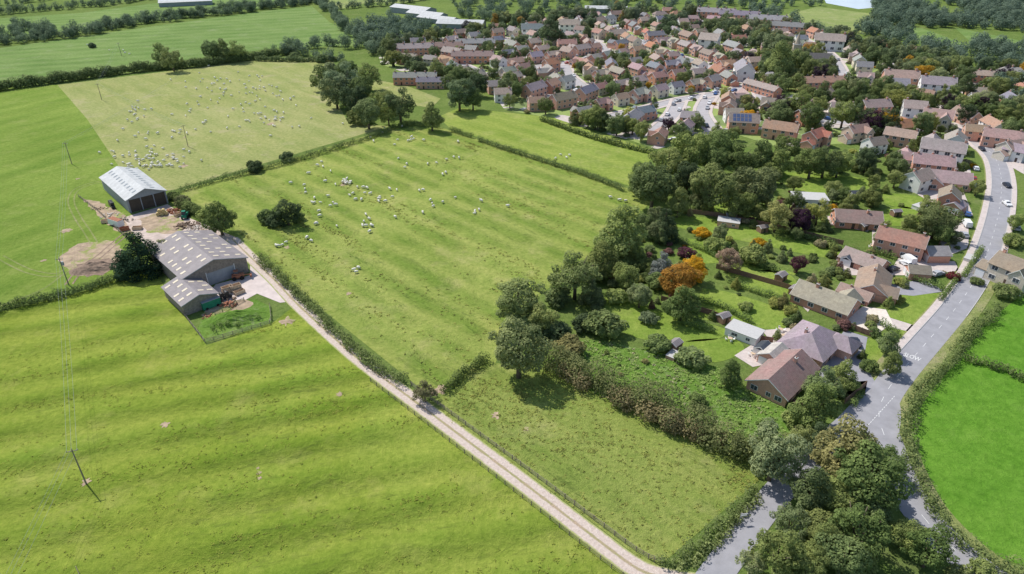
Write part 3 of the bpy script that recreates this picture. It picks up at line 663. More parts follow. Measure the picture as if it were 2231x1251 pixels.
# church
mb=MB(['stone','roof','white','glass','door','stone','kerb','rust'])
gable(mb,0,0,20,8,6,10); gable(mb,8,-5.2,8,4.5,4,6.2,0,o=.2)
mb.box(-12.4,0,7.5,4.6,4.6,15,0); 
for k in ((-1,-1),(1,-1),(1,1),(-1,1)): mb.box(-12.4+k[0]*2.1,k[1]*2.1,15.6,.5,.5,1.4,0)
mb.box(-12.4,0,15.1,4.9,4.9,.4,6)
n=8
for k in range(n):
    t0=2*math.pi*k/n;t1=2*math.pi*(k+1)/n; mb.poly([(-12.4+1.9*math.cos(t0),1.9*math.sin(t0),15.3),(-12.4+1.9*math.cos(t1),1.9*math.sin(t1),15.3),(-12.4,0,23)],0)
for k in range(5): mb.box(-7+k*3.6,-4.02,3.6,1.0,.1,3.2,3); mb.box(-7+k*3.6,4.02,3.6,1.0,.1,3.2,3)
for a in (0,1,2,3): mb.box(-12.4+2.32*math.cos(a*math.pi/2),2.32*math.sin(a*math.pi/2),12,.1,1.1,2.2,3,a*math.pi/2)
x,y=G(1770,150); obj('church',mb.mesh('church'),(x,y,0),R(-10),1,(.18,.165,.16)); houses.append((x,y,16))
def shed(name,l,w,e,r,roof,wall,u,v,deg,openf=False,rows=0,sm='skyl',z=0):
    mb=MB([wall,roof,'metal','glass','dark',sm,'conc'])
    gable(mb,0,0,l,w,e,r,o=.5)
    if openf:
        mb.box(l/2+.03,0,e*.48,.06,w-1.2,e*.93,4)  # dark panel on the gable wall, painted as the shade inside
        for k in (-.5,-.17,.17,.5): mb.box(l/2+.12,k*(w-.6),e/2,.3,.3,e,2)
    if rows:
        sl=(r-e)/(w/2); nx=int(l/3)
        for sg in (-1,1):
            for j in range(rows):
                for i in range(nx):
                    if rows>1 and (i+j)%3==2 and random.random()<.6: continue
                    x0=-l/2+1.2+i*(l-1)/nx; ya=(w/2)*((j+.35)/(rows)); yb=ya+1.5
                    if yb>w/2: continue
                    f=lambda yy:r-yy*sl+.2
                    q=[(x0,sg*ya,f(ya)),(x0,sg*yb,f(yb)),(x0+.85,sg*yb,f(yb)),(x0+.85,sg*ya,f(ya))]
                    if sg>0:q=q[::-1]
                    mb.slab(q,.04,5)
    x,y=(u,v) if z is None else G(u,v,z)
    return obj(name,mb.mesh(name),(x,y,0),R(deg))
for a in [(45,16,5,7,900,22,-35),(40,12,4,6,930,32,-35),(40,12,4,6,955,42,-35),(40,16,4,6.5,1005,52,-10),(50,18,4,6.5,405,4,20),(40,12,4,6,1320,20,-5)]:
    shed('farm_shed',a[0],a[1],a[2],a[3],'sheetl','metal',a[4],a[5],a[6],z=3)
bx=(-136.5-128.8)/2; by=(226.3+235.9)/2; ax=R(133); ux,uy=math.cos(ax),math.sin(ax)
shed('open_fronted_barn',31,13.5,5,7.6,'sheetl','metal',bx+ux*15.5,by+uy*15.5,133+180,openf=True,rows=1,sm='skyg',z=None)
ux,uy=math.cos(R(134)),math.sin(R(134)); fx,fy=-80.5,182.6; vx,vy=math.cos(R(224)),math.sin(R(224))
cx,cy=fx+ux*12.5+vx*9.3,fy+uy*12.5+vy*9.3
shed('livestock_barn',26,19,5.0,7.8,'sheet','barnwood',cx,cy,314,rows=3,z=None)
ax_,ay_=-89.6+ux*6.5-vx*5,157.5+uy*6.5-vy*5
shed('barn_lean_to',14,9.5,3.4,4.9,'sheet','barnwood',ax_,ay_,314,rows=2,z=None)
mb=MB(['metal','white']); mb.box(0,0,2,8,.15,4,0); mb.box(4.2,0,2.2,.2,.2,4.4,1); mb.box(-4.2,0,2.2,.2,.2,4.4,1)
obj('barn_sliding_door',mb.mesh('barn_sliding_door'),(fx+vx*8-ux*.45,fy+vy*8-uy*.45,0),R(44))
# ---------------------------------------------------------------- yard clutter
def crate(u,v,deg,n=2,m='pallet'):
    mb=MB([m,'dark'])
    for k in range(n):
        z=.25+k*1.05
        mb.box(0,0,z-.1,3,1.6,.12,0)
        for y in (-.75,.75): mb.box(0,y,z+.4,3,.08,.8,0)
        for x in (-1.46,1.46): mb.box(x,0,z+.4,.08,1.4,.8,0)
    x,y=G(u,v); obj('timber_crate_stack',mb.mesh('timber_crate_stack'),(x,y,.06),R(deg))
crate(497,638,40);crate(515,634,40);crate(522,640,50,1)
def pile(name,u,v,r,h,m,n=60,sz=.5):
    mb=MB([m]); x,y=G(u,v)
    for k in range(n):
        t=random.uniform(0,6.28);q=random.random()**.6; s_=random.uniform(.5,1.3)*sz
        mb.box(math.cos(t)*q*r,math.sin(t)*q*r*.7,max(.1,h*(1-q))*random.uniform(.5,1),s_,s_*random.uniform(.4,1),s_*.6,0,random.uniform(0,3),.7,.7)
    obj(name,mb.mesh(name),(x,y,0))
pile('rubble_pile',410,492,5,1.2,'mud',120,.6); pile('rubble_pile',432,497,4,1,'gravel',70,.5); pile('rubble_pile',375,462,4,1.5,'rust',70,.7); pile('log_pile',500,665,3,1,'rust',30,.8)
pile('scrap_pile',495,655,3,.8,'mud',30,.7); pile('scrap_pile',240,470,4,.6,'gravel',40,.5); pile('scrap_pile',455,690,2,.6,'rust',16,.6); pile('rubble_pile',450,505,4,.8,'pallet',60,.5); pile('scrap_pile',215,455,3,.6,'pallet',30,.6); pile('scrap_pile',270,480,4,.5,'wood',40,.6)
def bales(u,v,n,m,deg=0):
    mb=MB([m]); x,y=G(u,v); s_=0
    for k in range(n): mb.cyl((k*1.35,-.6,.62),(k*1.35,.6,.62),.62,.62,0,14)
    for k in range(n-1): mb.cyl((k*1.35+.67,-.6,1.7),(k*1.35+.67,.6,1.7),.62,.62,0,14)
    obj('round_bales',mb.mesh('round_bales'),(x,y,.05),R(deg))
bales(248,455,4,'bale',130);bales(345,470,3,'straw',20);bales(480,655,3,'bale',40)
def mound(name,u,v,rx,ry,h,m,deg=0):
    mb=MB([m]); n=20;rg=6; x,y=G(u,v)
    P=[[(math.cos(6.283*k/n)*rx*i/rg*random.uniform(.92,1.08),math.sin(6.283*k/n)*ry*i/rg*random.uniform(.92,1.08),h*math.cos(i/rg*1.57)**1.3*random.uniform(.85,1.1)+(.02 if i==rg else 0)) for k in range(n)] for i in range(1,rg+1)]
    for k in range(n): mb.poly([(0,0,h),P[0][k],P[0][(k+1)%n]])
    for i in range(rg-1):
        for k in range(n): mb.poly([P[i][k],P[i+1][k],P[i+1][(k+1)%n],P[i][(k+1)%n]])
    obj(name,mb.mesh(name),(x,y,0),R(deg))
mound('soil_heap',208,584,7.5,4,2,'mud',20); mound('soil_heap',180,590,4,3,1,'mud'); mound('grass_bank',510,695,9,4.5,2.2,'rough',16)
mb=MB(['green','metal','rubber']); mb.box(0,0,1.3,5,2.4,2.2,0); mb.box(0,0,2.46,5.1,2.5,.12,1); [mb.cyl((a,-1.25,.4),(a,1.25,.4),.4,.4,2,10) for a in (-1.5,1.5)]
x,y=G(460,668); obj('green_trailer',mb.mesh('green_trailer'),(x,y,0),R(44))
mb=MB(['white','glass','rubber','rust']); mb.box(0,0,1.5,6,2.3,2.0,0,0,.94,.94); mb.box(0,-1.13,1.7,3,.1,.7,1); mb.box(3.6,0,.6,1.4,.15,.15,2); [mb.cyl((a,-1.15,.4),(a,1.15,.4),.35,.35,2,10) for a in (-.4,.4)]; mb.box(0,0,2.55,5.5,2.0,.1,3)
x,y=G(255,492); obj('static_caravan',mb.mesh('static_caravan'),(x,y,0),R(150))
crate(232,485,20,1); crate(272,502,30,1,'rust'); crate(390,470,60,1); crate(300,500,10,1)
def digger(u,v,deg,col):
    mb=MB([col,'rubber','glass']); mb.box(0,0,1.1,3.4,1.6,.9,0); mb.box(-.4,.2,2.1,1.4,1.3,1.2,2,0,.85,.85); mb.box(-.4,.2,2.76,1.3,1.2,.1,0)
    for a in (-1.1,1.1):
        for b in (-.95,.95): mb.cyl((a,b-.2,.6),(a,b+.2,.6),.6,.6,1,12)
    mb.cyl((-1.2,-.5,1.9),(3.4,-.5,1.2),.2,.15,0,6); mb.box(3.6,-.3,.9,.5,1.8,.6,0)
    x,y=G(u,v); obj('telehandler',mb.mesh('telehandler'),(x,y,.05),R(deg))
digger(520,608,20,'rust');digger(405,475,100,'green')
fence('paddock_fence',[(372,650),(448,748),(592,705),(588,665)],1.2)
fence('sheep_pen_rails',[(470,690),(520,662),(545,650)],1.2)
fence('yard_fence',[(172,430),(215,462),(262,508),(290,528)],1.2)
def offl(pl,o_):
    out=[]
    for i,(x,y) in enumerate(pl):
        a=pl[max(i-1,0)];b=pl[min(i+1,len(pl)-1)];d=math.hypot(b[0]-a[0],b[1]-a[1])+1e-9; out.append((x-(b[1]-a[1])/d*o_,y+(b[0]-a[0])/d*o_))
    return out
fence('post_and_rail_fence',None,raw=offl(track[34:72],2.9),h=1.25); fence('post_and_rail_fence',None,raw=offl(track[30:70],-2.9),h=1.15,rails=2)
fence('field_gate',[(1425,1225),(1455,1232)],1.3,4); fence('field_gate',[(930,868),(962,862)],1.3,4)
fence('wire_fence',[(170,1245),(190,1290)],1.2)
for P in [[(1480,462),(1560,472),(1700,500),(1840,535)],[(1560,585),(1700,625),(1780,650)],[(1440,655),(1560,690),(1650,745)],[(1640,740),(1700,750)],[(1820,700),(1860,720),(1900,735)],[(1840,880),(1890,838)],[(1700,440),(1830,455)],[(1900,640),(1960,665)]]:
    fence('garden_fence',P,1.7,panel=True)
# ---------------------------------------------------------------- hedges
hc=(.062,.088,.032)
hedge('field_hedge',[(392,412),(480,388),(545,372),(640,348),(740,318),(850,283)],2.6,2.3,(.055,.08,.032))
hedge('field_hedge',[(850,277),(900,268),(960,275)],2.6,2.3,hc)
hedge('field_hedge',[(985,282),(1020,294),(1030,297)],2.4,2.2,hc)
hedge('field_hedge',[(1042,302),(1100,322),(1180,347),(1260,373),(1320,395),(1360,412)],2.4,2.2,(.055,.08,.032))
hedge('field_hedge',[(-300,735),(-100,695),(0,668),(90,650),(170,630),(270,600)],3.2,2.4,(.05,.075,.028))
hedge('trackside_hedge',[(560,560),(600,592),(650,640),(700,690),(760,748),(820,797),(875,830)],3.2,1.9,(.068,.095,.035),gap=.06,br=1.3)
hedge('field_hedge',[(970,845),(1005,815),(1060,775)],3,2.2,(.055,.08,.026))
hedge('field_hedge',[(1450,1228),(1500,1195),(1560,1150),(1600,1115),(1650,1065)],3.4,1.8,(.066,.093,.033))
hedge('roadside_hedge',[(1480,1240),(1540,1200),(1580,1160),(1620,1120),(1660,1085)],2.4,1.3,(.1,.13,.05))
hedge('roadside_hedge',[(2172,665),(2140,700),(2085,765),(2025,830),(1990,885),(1980,940),(1990,1010),(2020,1085),(2080,1155),(2160,1215),(2280,1280)],4.6,2.4,(.07,.098,.036))
hedge('field_hedge',[(2110,782),(2170,795),(2240,825),(2320,860)],3,2,hc)
hedge('overgrown_hedge',[(1200,785),(1260,815),(1350,858),(1450,895),(1540,935),(1640,975),(1700,1000)],8.0,4.2,(.075,.092,.038),lz=.25,br=1.35)
hedge('overgrown_hedge',[(1230,810),(1300,850),(1400,895),(1500,935),(1600,975)],4,3.2,(.1,.095,.05),lz=.25,br=1.35,gap=.3)
hedge('field_hedge',[(380,425),(400,445),(440,465)],4,3,hc); hedge('bramble_bank',[(450,722),(500,705),(560,685)],5,1.3,(.07,.105,.035),lz=.2,gap=.35)
for P in [[(1480,520),(1540,545),(1580,570)],[(1590,610),(1640,630),(1720,655)],[(1500,650),(1560,660),(1640,700)],[(1600,560),(1700,590)],[(1480,700),(1560,720)],[(1980,600),(2060,630)],[(1860,880),(1880,850)],[(2050,650),(2090,600)],[(1850,540),(1950,580)],[(1720,700),(1740,690)],[(1985,480),(2080,500)],[(1905,545),(1950,560)],[(1700,500),(1820,530)],[(1920,700),(1960,730)],[(2140,540),(2100,600)]]:
    hedge('garden_hedge',P,1.3,1.8,(.065,.1,.032),lz=.2)
hedge('field_hedge',[(-400,255),(-100,205),(0,190),(130,172),(260,155),(330,147),(440,138),(560,122),(640,110)],5,4,hc,lz=.5,dens=3.5,br=1.3)
hedge('field_hedge',[(560,128),(650,130),(740,128)],3,3,hc,lz=.5,dens=3.5)
hedge('field_hedge',[(1180,258),(1300,300),(1430,332)],2.4,2.5,hc,lz=.4,dens=4)
hedge('garden_hedge',[(2060,215),(2150,235),(2231,262)],3,3,hc,lz=.5,dens=4)
# ---------------------------------------------------------------- trees (surveyed one by one)
OL=(.095,.1,.042); YE=(.19,.125,.012); ORG=(.14,.085,.02); PU=(.02,.012,.02); BL=(.075,.092,.085); PK=(.13,.105,.075); DK=(.036,.055,.027); YG=(.125,.145,.043); BR=(.09,.12,.04)
for a in [
(1850,985,150,None,OL),(1895,1040,160,None,(.06,.09,.03)),(1770,1065,110,None,None),(1725,1130,95,'ash_tree',(.08,.11,.05)),(1700,1200,140,None,BR),(1790,1140,90,None,(.09,.115,.04)),(1800,1180,100,None,BR),(1870,1150,140,None,(.06,.092,.03)),(1840,1210,120,'oak_tree',(.08,.115,.045)),(1760,1235,100,None,BR),(2030,1190,110,None,(.06,.095,.03)),(1975,1160,80,None,BR),(1640,1225,80,None,(.1,.125,.06)),(1900,1090,110,None,None),(2140,1235,60,'hawthorn_bush',BR),(1830,1080,100,None,BR),(1880,1225,80,'hawthorn_bush',BR),(2090,1245,50,'laurel_bush',None),(1930,1000,90,None,(.06,.092,.03)),
(1690,985,140,'sycamore_tree',(.085,.11,.055)),(1600,965,70,'hawthorn_bush',BR),(1800,830,90,None,None),(1780,880,110,None,(.065,.092,.03)),(1840,815,70,None,BR),(1745,905,70,'hawthorn_bush',BR),(1790,950,80,None,DK),(1750,950,70,None,None),
(1130,755,140,'maple_tree',(.09,.115,.05)),(1130,640,120,'oak_tree',(.08,.106,.042)),(1180,690,80,None,None),(1215,720,80,'hawthorn_bush',DK),(1255,590,120,'ash_tree',(.08,.108,.042)),(1355,500,125,'lime_tree',(.085,.114,.04)),(1315,560,90,None,None),(1290,630,60,'conifer_tree',(.065,.085,.04)),(1320,700,95,'garden_shrub',(.085,.118,.045)),(1240,750,75,'garden_shrub',OL),(1365,600,70,None,BR),(1385,545,55,'conifer_tree',BR),(1270,700,60,'hawthorn_bush',DK),(1145,700,90,'hawthorn_bush',None),(1220,640,70,'hawthorn_bush',None),(1290,590,70,'garden_shrub',None),(1345,560,70,'garden_shrub',BR),
(1450,485,65,'conifer_tree',DK),(1550,400,110,'oak_tree',(.085,.11,.042)),(1650,400,100,'sycamore_tree',(.088,.112,.05)),(1425,395,110,None,None),(1400,385,80,None,(.06,.086,.032)),(1455,350,90,None,None),(1510,325,90,None,BR),(1570,305,80,None,None),(1500,380,80,None,DK),(1610,340,80,None,None),(1560,345,70,None,None),(1660,335,70,None,(.06,.086,.032)),(1700,350,60,None,BR),(1480,440,60,None,None),(1610,440,70,None,BR),(1720,320,60,None,None),
(1695,465,75,'willow_tree',(.13,.145,.055)),(1745,478,62,'maple_tree',PU),(1785,455,65,'ash_tree',YG),(1890,345,55,None,DK),(1800,345,75,None,None),(1830,350,65,None,BR),(1770,350,70,None,None),(1930,500,40,'conifer_tree',BR),(2045,470,90,'oak_tree',(.055,.072,.03)),(2060,500,60,'hawthorn_bush',None),
(1480,605,95,'maple_tree',ORG),(1512,582,65,'maple_tree',YE),(1443,572,58,'conifer_tree',BL),(1590,560,65,'willow_tree',PK),(1640,552,70,'garden_shrub',(.1,.13,.045)),(1655,528,35,'garden_shrub',YE),(1530,505,38,'garden_shrub',YE),(1497,548,42,'garden_shrub',(.04,.02,.025)),(1741,572,42,'maple_tree',(.04,.018,.025)),(1488,655,85,'lime_tree',(.06,.09,.03)),(1415,690,45,'garden_shrub',(.08,.11,.06)),(1435,745,62,'garden_shrub',(.065,.095,.035)),(1510,772,75,'garden_shrub',(.08,.11,.045)),(1592,812,72,'lime_tree',(.06,.09,.03)),(1395,640,60,None,None),(1345,640,60,'garden_shrub',BR),(1440,610,60,'garden_shrub',None),(1520,870,50,'hawthorn_bush',(.06,.09,.03)),(1410,575,60,'garden_shrub',(.08,.11,.035)),(1560,530,50,'garden_shrub',BR),
(1690,655,30,'laurel_bush',YG),(1725,672,40,'laurel_bush',YG),(1625,665,36,'garden_shrub',BR),(1960,650,30,'laurel_bush',YG),(1938,745,60,'lime_tree',(.085,.12,.05)),(1945,790,55,'lime_tree',BR),(1895,795,45,'garden_shrub',(.06,.09,.03)),(1830,665,26,'conifer_tree',DK),(2195,630,60,'garden_shrub',(.07,.095,.035)),(2130,610,30,'garden_shrub',None),(2080,600,30,'laurel_bush',(.07,.02,.022)),(1825,590,30,'garden_shrub',BR),(2210,520,50,'garden_shrub',BR),(2215,480,40,None,BR),
(700,165,55,None,None),(745,175,90,None,(.07,.098,.055)),(730,195,70,None,None),(785,195,70,None,None),(770,215,60,None,DK),(800,240,70,None,(.065,.09,.04)),(780,250,60,'hawthorn_bush',None),(870,225,75,None,(.06,.086,.04)),(845,245,50,'ash_tree',BR),(835,215,60,None,None),(755,150,60,None,None),(800,160,60,None,BR),(1000,200,70,None,(.06,.086,.045)),(940,250,60,'lime_tree',(.088,.115,.045)),(1030,210,50,None,None),(980,175,50,None,None),(1040,180,50,None,DK),(720,150,50,'hawthorn_bush',None),(760,190,60,'hawthorn_bush',BR),(830,230,50,'hawthorn_bush',None),
(475,470,78,'lime_tree',(.07,.1,.035)),(455,462,50,'hawthorn_bush',BR),(623,455,68,'oak_tree',DK,.95),(578,468,48,'hawthorn_bush',(.06,.09,.035)),(600,475,50,'hawthorn_bush',DK),(650,470,35,'hawthorn_bush',None),(297,545,112,'conifer_tree',(.014,.028,.016),.72),(275,570,55,'conifer_tree',(.015,.03,.016),.6),(355,537,50,'ash_tree',(.1,.125,.06)),(625,338,36,'hawthorn_bush',DK),(557,360,42,'hawthorn_bush',DK),(547,355,22,'hawthorn_bush',DK),(925,850,55,'ash_tree',(.065,.07,.038)),(395,435,40,'hawthorn_bush',(.06,.07,.035)),(415,450,40,'hawthorn_bush',None),(375,425,30,'hawthorn_bush',DK),
(350,118,45,None,BR),(372,125,50,None,None),(460,108,45,None,None),(485,108,45,None,BR),(512,104,50,None,BR),(200,98,18,'hawthorn_bush',DK),(1200,60,60,None,None),(700,125,30,'hawthorn_bush',None),(640,120,30,'hawthorn_bush',None),
(1740,125,60,None,BR),(1700,130,80,'lime_tree',BR),(1790,140,45,None,None),(1690,100,60,None,None),(1770,250,60,None,None),(1880,245,60,None,DK),(2020,130,50,None,None),(1745,225,60,None,BR),(1700,235,50,None,None),(1840,245,60,None,BR),(1930,260,50,None,None),(2110,245,45,None,DK)]:
    T(*a)
GW=GL(GARD_PX); gx=[p[0] for p in GW]; gy=[p[1] for p in GW]; c_=0
for i in range(3000):
    x=random.uniform(min(gx),max(gx));y=random.uniform(min(gy),max(gy))
    if c_>400: break
    if not inside(x,y,GW) or not free(x,y,2.2) or segdist(x,y,main)<8: continue
    if any(inside(x,y,L) for L in LW): continue
    if x>95 and y<170 and random.random()<.7: continue
    c_+=1; r=random.random()
    if y>200 and r<.35: plant(random.choice(BROAD),x,y,random.uniform(4,8))
    else: plant(random.choice(BUSH+['conifer_tree']),x,y,random.uniform(1.3,4.2),random.choice(GREEN+GREEN+[BR,YG,YG,OL,BR,(.08,.05,.045),YE,(.14,.14,.08)]))
WD=GL([(1390,330),(1500,300),(1700,310),(1850,320),(1900,360),(1700,370),(1620,440),(1480,440),(1380,420)])
for i in range(900):
    x=random.uniform(40,260);y=random.uniform(200,330)
    if inside(x,y,WD) and free(x,y,3) and random.random()<.16: plant(random.choice(BROAD+['conifer_tree','hawthorn_bush']),x,y,random.uniform(4.5,9.5),random.choice(GREEN+[DK,BR]))
for k in range(30):
    u=random.uniform(1230,1720);v=random.uniform(745,930)
    x,y=G(u,v)
    if inside(x,y,GL([(1230,760),(1420,775),(1560,810),(1740,890),(1700,960),(1300,830)])): plant(random.choice(BUSH),x,y,random.uniform(.8,2.2),random.choice([BR,(.09,.14,.04),OL]))
c_=0
for i in range(20000):
    if c_>1500: break
    x=random.uniform(min(xs)-10,max(xs)+10);y=random.uniform(min(ys)-10,max(ys)+10)
    if not inside(x,y,VILL): continue
    dn=inside(x,y,DENSE); sz=random.choice([2.5,3.5,5,7,9,10.5,12]) if not dn else random.choice([2.5,3,3.5,4.5,5.5,7.5,9])
    if free(x,y,.4+sz*.24) and sfree(x,y,3.8+sz*.25):
        c_+=1; plant(random.choice(BROAD+['ash_tree','conifer_tree']) if sz>4 else random.choice(BUSH+['conifer_tree','lime_tree']),x,y,sz,random.choice(GREEN*4+[DK,BR,YG,PU,OL,YE,(.11,.135,.065)]))
# distant masses
HAZE_GREEN=(.055,.083,.06)  # leaf green with the bluish distance haze mixed into the colour
W=[]
for P,sp in [([(1895,-20),(1960,-20),(2050,40),(2250,45),(2250,75),(2120,62),(1990,62),(1900,50)],9),([(2000,-25),(2300,-25),(2300,50),(2120,40)],9),([(1910,40),(1940,50),(2000,95),(2090,118),(2110,150),(2000,118),(1900,85),(1860,70)],10),
([(2110,95),(2260,108),(2260,170),(2120,150)],10),([(2150,190),(2260,195),(2260,245),(2170,222)],10),([(780,60),(860,45),(940,58),(960,85),(880,95),(820,108),(770,90)],10),([(940,-20),(1290,-20),(1650,-20),(1790,-5),(1790,12),(1660,30),(1500,26),(1350,20),(1180,32),(1080,44),(1000,24)],18),([(1640,20),(1690,30),(1790,70),(1760,78),(1640,42)],13)]:
    W+=fillpoly(P,sp)
W=[p for p in W if free(p[0],p[1],2)]
treemass('woodland',W,10,HAZE_GREEN,1.0)
Bt=[]
for P,sp,w in [([(-400,150),(-100,110),(0,95),(120,84),(240,64),(330,48),(450,36),(560,20),(670,10),(700,-5)],2.2,24),([(700,8),(735,45),(770,78),(830,105)],5,10),([(-200,60),(0,32),(120,22),(230,12),(330,0)],5,14),([(640,108),(700,100),(770,105),(830,120)],5,14),
([(740,20),(860,10),(960,-8)],7,8),([(1780,80),(1850,95),(1990,125),(2110,160)],7,8),([(0,12),(160,-5)],6,16),([(600,115),(700,128),(745,140)],7,6),([(1290,-5),(1330,30)],6,10),([(1000,35),(1090,50)],6,8),([(2150,255),(2231,262)],7,6),([(0,60),(60,72),(110,84)],3,30)]:
    Bt+=belt(P,sp,w)
treemass('hedgerow_trees',Bt,8.5,(.056,.084,.055),.8)  # bluish haze is part of this leaf colour too
Bt=[]
for k in range(16):
    x=random.uniform(-900,900);y=random.uniform(850,1700);a=random.uniform(-.6,.6)
    for q in range(30): Bt.append((x+math.cos(a)*q*9,y+math.sin(a)*q*9+random.uniform(-5,5)))
treemass('distant_tree_belts',Bt,11,HAZE_GREEN,2.0)
# ---------------------------------------------------------------- sheep
def sheepmesh(graze):
    me=bpy.data.meshes.new('sk'); o=bpy.data.objects.new('sk',me); scene.collection.objects.link(o)
    hz=.35 if graze else .98
    V=[(0,0,.68,.3),(.32,0,.68,.28),(-.32,0,.68,.3),(-.52,0,.66,.18),(.5,0,.74,.18),(.66,0,(.6 if graze else .88),.1),(.78,0,hz,.09),(.92,0,hz-.07,.055),
       (.36,.16,.5,.09),(.36,.17,.28,.045),(.37,.17,0.03,.035),(.36,-.16,.5,.09),(.34,-.17,.28,.045),(.36,-.17,.03,.035),
       (-.36,.17,.5,.11),(-.46,.17,.3,.05),(-.42,.17,.03,.035),(-.36,-.17,.5,.11),(-.46,-.17,.3,.05),(-.42,-.17,.03,.035),(-.62,0,.5,.05)]
    E=[(0,1),(0,2),(2,3),(1,4),(4,5),(5,6),(6,7),(1,8),(8,9),(9,10),(1,11),(11,12),(12,13),(2,14),(14,15),(15,16),(2,17),(17,18),(18,19),(3,20)]
    me.from_pydata([v[:3] for v in V],E,[]); md=o.modifiers.new('s','SKIN'); 
    for i,v in enumerate(V): me.skin_vertices[0].data[i].radius=(v[3],v[3])
    me.skin_vertices[0].data[0].use_root=True
    s_=o.modifiers.new('d','SUBSURF'); s_.levels=1
    bpy.context.view_layer.update(); dg=bpy.context.evaluated_depsgraph_get(); r=bpy.data.meshes.new_from_object(o.evaluated_get(dg)); r.materials.clear()
    r.materials.append(M['wool']); r.materials.append(M['face'])
    for p in r.polygons:
        if p.center.x>.7 or p.center.z<.3: p.material_index=1
    bpy.data.objects.remove(o); return r
SH=[sheepmesh(True),sheepmesh(False)]
def flock(u,v,su,sv,n):
    for k in range(n):
        x,y=G(random.gauss(u,su),random.gauss(v,sv)); obj('sheep',random.choice(SH),(x,y,.03),random.uniform(0,6.28),random.uniform(.9,1.25))
for a in [(330,345,40,13,44),(345,362,35,4,24),(300,250,15,12,18),(340,290,50,12,16),(520,205,50,22,40),(600,262,28,12,24),(440,250,50,20,18),(505,180,60,10,18),(600,215,40,15,16),(690,430,40,25,14),(760,402,12,6,12),(790,430,25,14,10),(860,410,60,30,14),(800,480,10,12,8),(840,290,60,25,8),(930,305,50,8,7),(780,590,8,6,3),(645,535,40,5,6),(980,360,30,20,7),(1000,450,40,20,4),(680,375,30,10,6),(1340,435,20,6,3),(700,470,30,14,6),(200,100,6,2,3),(260,115,20,5,4),(1200,340,30,6,4),(930,450,30,20,4)]: flock(*a)
# ---------------------------------------------------------------- power line
def pole(u,v,h=9.0,deg=0,tr=False):
    mb=MB(['wood','metal','kerb']); mb.cyl((0,0,-.2),(0,0,h),.17,.11,0,8); mb.box(0,0,h-.45,2.0,.12,.14,0)
    for k in (-.9,0,.9): mb.cyl((k,0,h-.4 if k else h),(k,0,h-.15 if k else h+.25),.06,.05,2,6)
    if tr: mb.cyl((.45,0,h-2.4),(.45,0,h-1.3),.35,.35,1,10)
    x,y=G(u,v); obj('utility_pole',mb.mesh('utility_pole'),(x,y,0),R(deg)); return (x,y,h)
P1=pole(188,1054,9,20);P2=pole(150,621,9,10,True);P3=pole(157,358,9.5,0);P4=pole(410,320,10,50);P5=pole(222,218,9,40);P6=pole(265,122,9,40)
def wires(a,b,deg):
    mb=MB(['metal'])
    for k in (-.9,0,.9):
        ox,oy=k*math.cos(R(deg)),k*math.sin(R(deg)); pr=None
        for i in range(17):
            t=i/16; p=(a[0]+(b[0]-a[0])*t+ox,a[1]+(b[1]-a[1])*t+oy,a[2]+(b[2]-a[2])*t-.1+(.25 if k==0 else 0)-1.3*4*t*(1-t)*.8)
            if pr: mb.cyl(pr,p,.018,.018,0,4)
            pr=p
    obj('power_line',mb.mesh('power_line'))
wires(P1,(P1[0]+14,P1[1]-72,9),10); wires(P1,P2,10);wires(P2,P3,5);wires(P3,(P3[0]-5,P3[1]+130,9),0); wires(P4,P5,45);wires(P5,P6,40)
mb=MB(['kerb','white','rubber']); mb.cyl((0,0,0),(0,0,2.4),.05,.05,0,8); mb.box(.65,0,2.2,1.3,.05,.32,1); mb.box(.65,0,1.85,1.1,.05,.26,1)
x,y=G(1610,1140); obj('finger_signpost',mb.mesh('finger_signpost'),(x,y,0),R(10))
